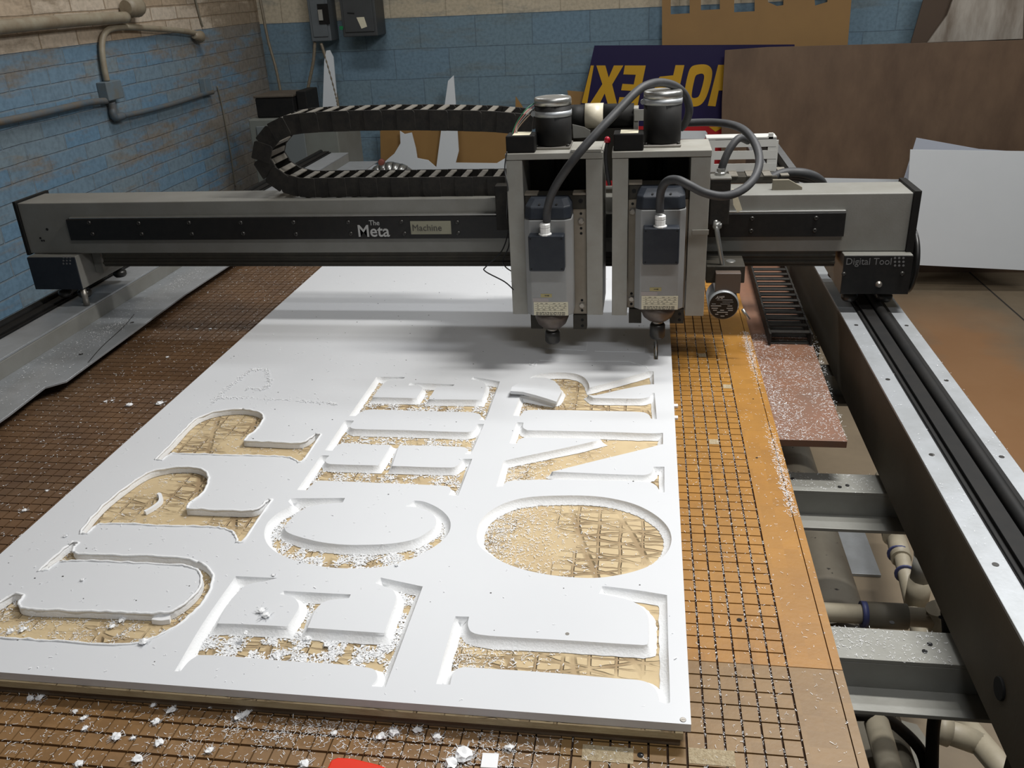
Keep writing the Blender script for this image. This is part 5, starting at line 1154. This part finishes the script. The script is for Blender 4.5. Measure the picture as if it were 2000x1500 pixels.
def f_front(x, y, r_):
    if not offsheet(x, y): return False
    h = .8 * math.exp(-((x + .44) / .10) ** 2 - ((y - .86) / .025) ** 2) + .5 * math.exp(-((x + .20) / .08) ** 2 - ((y - .84) / .03) ** 2)
    k = NZ.noise((x * 22, y * 22, 3.0)); return r_.random() < .05 + .22 * max(0, k) * (x > -.62) + h * (.4 + max(0, k))
shave('white_shavings', 'white shavings strewn over the grid squares in front of the sheet', uni(-1.0, .05, .72, .875, TZ, f_front), 3000, .003, .008, .0007, 1)
shave('white_shavings', 'sparse white shavings on the amber grid right of the sheet', uni(.075, .296, .75, 2.4, TZ), 900, .003, .007, .0006, 2)
def ridge(r_):
    y = r_.uniform(1.45, 2.4); s = r_.gauss(0, .006)
    return (.2850 + s, y, TZ) if abs(s) < .012 and r_.random() < .5 + .5 * math.sin(y * 9) else None
shave('white_shavings', 'line of white shavings caught along the table right edge groove', ridge, 1100, .003, .008, .0008, 3)
def groove(r_):
    k = r_.randrange(1, 6) if r_.random() < .9 else 0; return (GX1 - k * GP + r_.uniform(-.001, .001), r_.uniform(.8, 2.4), TZ - .002)
shave('white_shavings', 'white shavings packed in the long grooves right of the sheet', groove, 2600, .002, .005, .0007, 4)
def brd(r_):
    y = r_.uniform(SH1.y, 2.42); t_ = (y - SH1.y) / (SH2.y - SH1.y); xm = SH1.x + (SH2.x - SH1.x) * t_
    x = r_.uniform(.301, xm); return (x, y, .845) if r_.random() < .45 + .55 * math.exp(-((x - .31) / .03) ** 2) + .2 * math.sin(x * 60 + y * 13) else None
shave('white_shavings', 'white shavings thick on the red-brown side shelf', brd, 2600, .003, .009, .0007, 5)
shave('white_shavings', 'white flecks scattered on the dark board left of the sheet', uni(-1.55, -1.15, 1.0, 3.1, TZ), 1500, .003, .008, .0012, 6)
shave('white_shavings', 'white dust patches on the pale flange of the left beam', uni(-1.68, -1.54, 1.6, 3.2, .8992, lambda x, y, r_: r_.random() < .12 + math.exp(-((y - 2.28) / .10) ** 2 - ((x + 1.60) / .03) ** 2) + math.exp(-((y - 2.75) / .08) ** 2 - ((x + 1.60) / .03) ** 2)), 900, .003, .007, .0012, 7)
def crs(r_):
    y0, y1 = ((1.727, 1.806), (1.198, 1.277))[r_.random() < .6]; return (r_.uniform(.30, .515), r_.uniform(y0, y1), .7502)
shave('white_shavings', 'white shavings on the metal cross members right of the table', crs, 420, .003, .008, .0007, 8)
shave('white_shavings', 'white specks on the bright rail bed of the right side beam', uni(.525, .69, 1.2, 2.2, RZ + .001, lambda x, y, r_: x < .563 or x > .655), 110, .002, .004, .0008, 9)
# white fluff inside the routed pockets
PL = [(P, d) for P, d in loops[:-1]]
def pocket(idx, bias):
    P, d = PL[idx]; xs_ = [p[0] for p in P]; ys_ = [p[1] for p in P]
    def g(r_):
        x, y = r_.uniform(min(xs_), max(xs_)), r_.uniform(min(ys_), max(ys_))
        if not inside((x, y), P): return None
        if bias == 'left' and r_.random() > math.exp(-(x - min(xs_)) / ((max(xs_) - min(xs_)) * .17)): return None
        if bias != 'left' and NZ.noise((x * 38, y * 38, idx)) < r_.uniform(-.25, .35): return None
        return (x, y, SZ - .0140)
    return g
for idx, n_, bias, what in ((0, 700, 'left', 'first letter of the right-hand row'), (1, 1700, 'left', 'large round letter'), (2, 900, 'left', 'third letter of the right-hand row'), (3, 500, 'left', 'letter under the lifted offcut'), (4, 4200, None, 'front letter of the middle row'), (5, 3400, None, 'curved letter of the middle row'), (6, 2000, None, 'third letter of the middle row'), (7, 1500, None, 'far letter of the middle row'), (8, 900, None, 'wide rounded letter at the lower left'), (9, 250, None, 'second letter of the left row'), (10, 250, None, 'far letter of the left row')):
    o = shave('white_shavings', 'white shavings gathered inside the ' + what, pocket(idx, bias), n_, .003, .008, .0011 if idx not in (4, 5, 6, 7) else .0026, 20 + idx)
# dark specks and crumbs on the sheet
m = MB(); r_ = random.Random(31)
k = 0
while k < 130:
    x, y = r_.uniform(SX0 + .02, SX1 - .02), r_.uniform(SY0 + .02, 3.0)
    if any(inside((x, y), P) for P, d in PL): continue
    k += 1; s_ = r_.uniform(.0005, .0015); m.box(x - s_, x + s_, y - s_ * .6, y + s_ * .6, SZ + .0001, SZ + .0001 + s_ * .5, None)
tag(m.build('dark_crumbs', M['ink']), 'tiny dark crumbs sprinkled over the white sheet', 'crumbs', kind='stuff')
shave('white_shavings', 'fine white crumbs lying on top of the white sheet', uni(SX0 + .01, SX1 - .01, SY0 + .01, 2.9, SZ, lambda x, y, r_: r_.random() < .15 + .85 * (x < -.45) and not any(inside((x, y), P) for P, d in PL)), 1000, .002, .006, .0016, 40)
# crumbly scored shape of the next letter in the left row
def trail(r_):
    A = [(415, 788), (440, 762), (468, 740), (490, 722), (520, 722), (525, 740), (528, 750), (512, 762), (480, 757)] if r_.random() < .7 else [(415, 778), (470, 776), (560, 781), (640, 787), (655, 790)]
    i = r_.randrange(len(A) - 1); t_ = r_.random(); p = W(A[i][0] + (A[i + 1][0] - A[i][0]) * t_ + r_.gauss(0, 1.6), A[i][1] + (A[i + 1][1] - A[i][1]) * t_ + r_.gauss(0, 1.2), 'z', SZ + .0003); return (p.x, p.y, SZ + .0004)
shave('white_shavings', 'crumbly white trail tracing the next letter at the far left of the sheet', trail, 700, .004, .009, .0016, 41)
fix_parents()
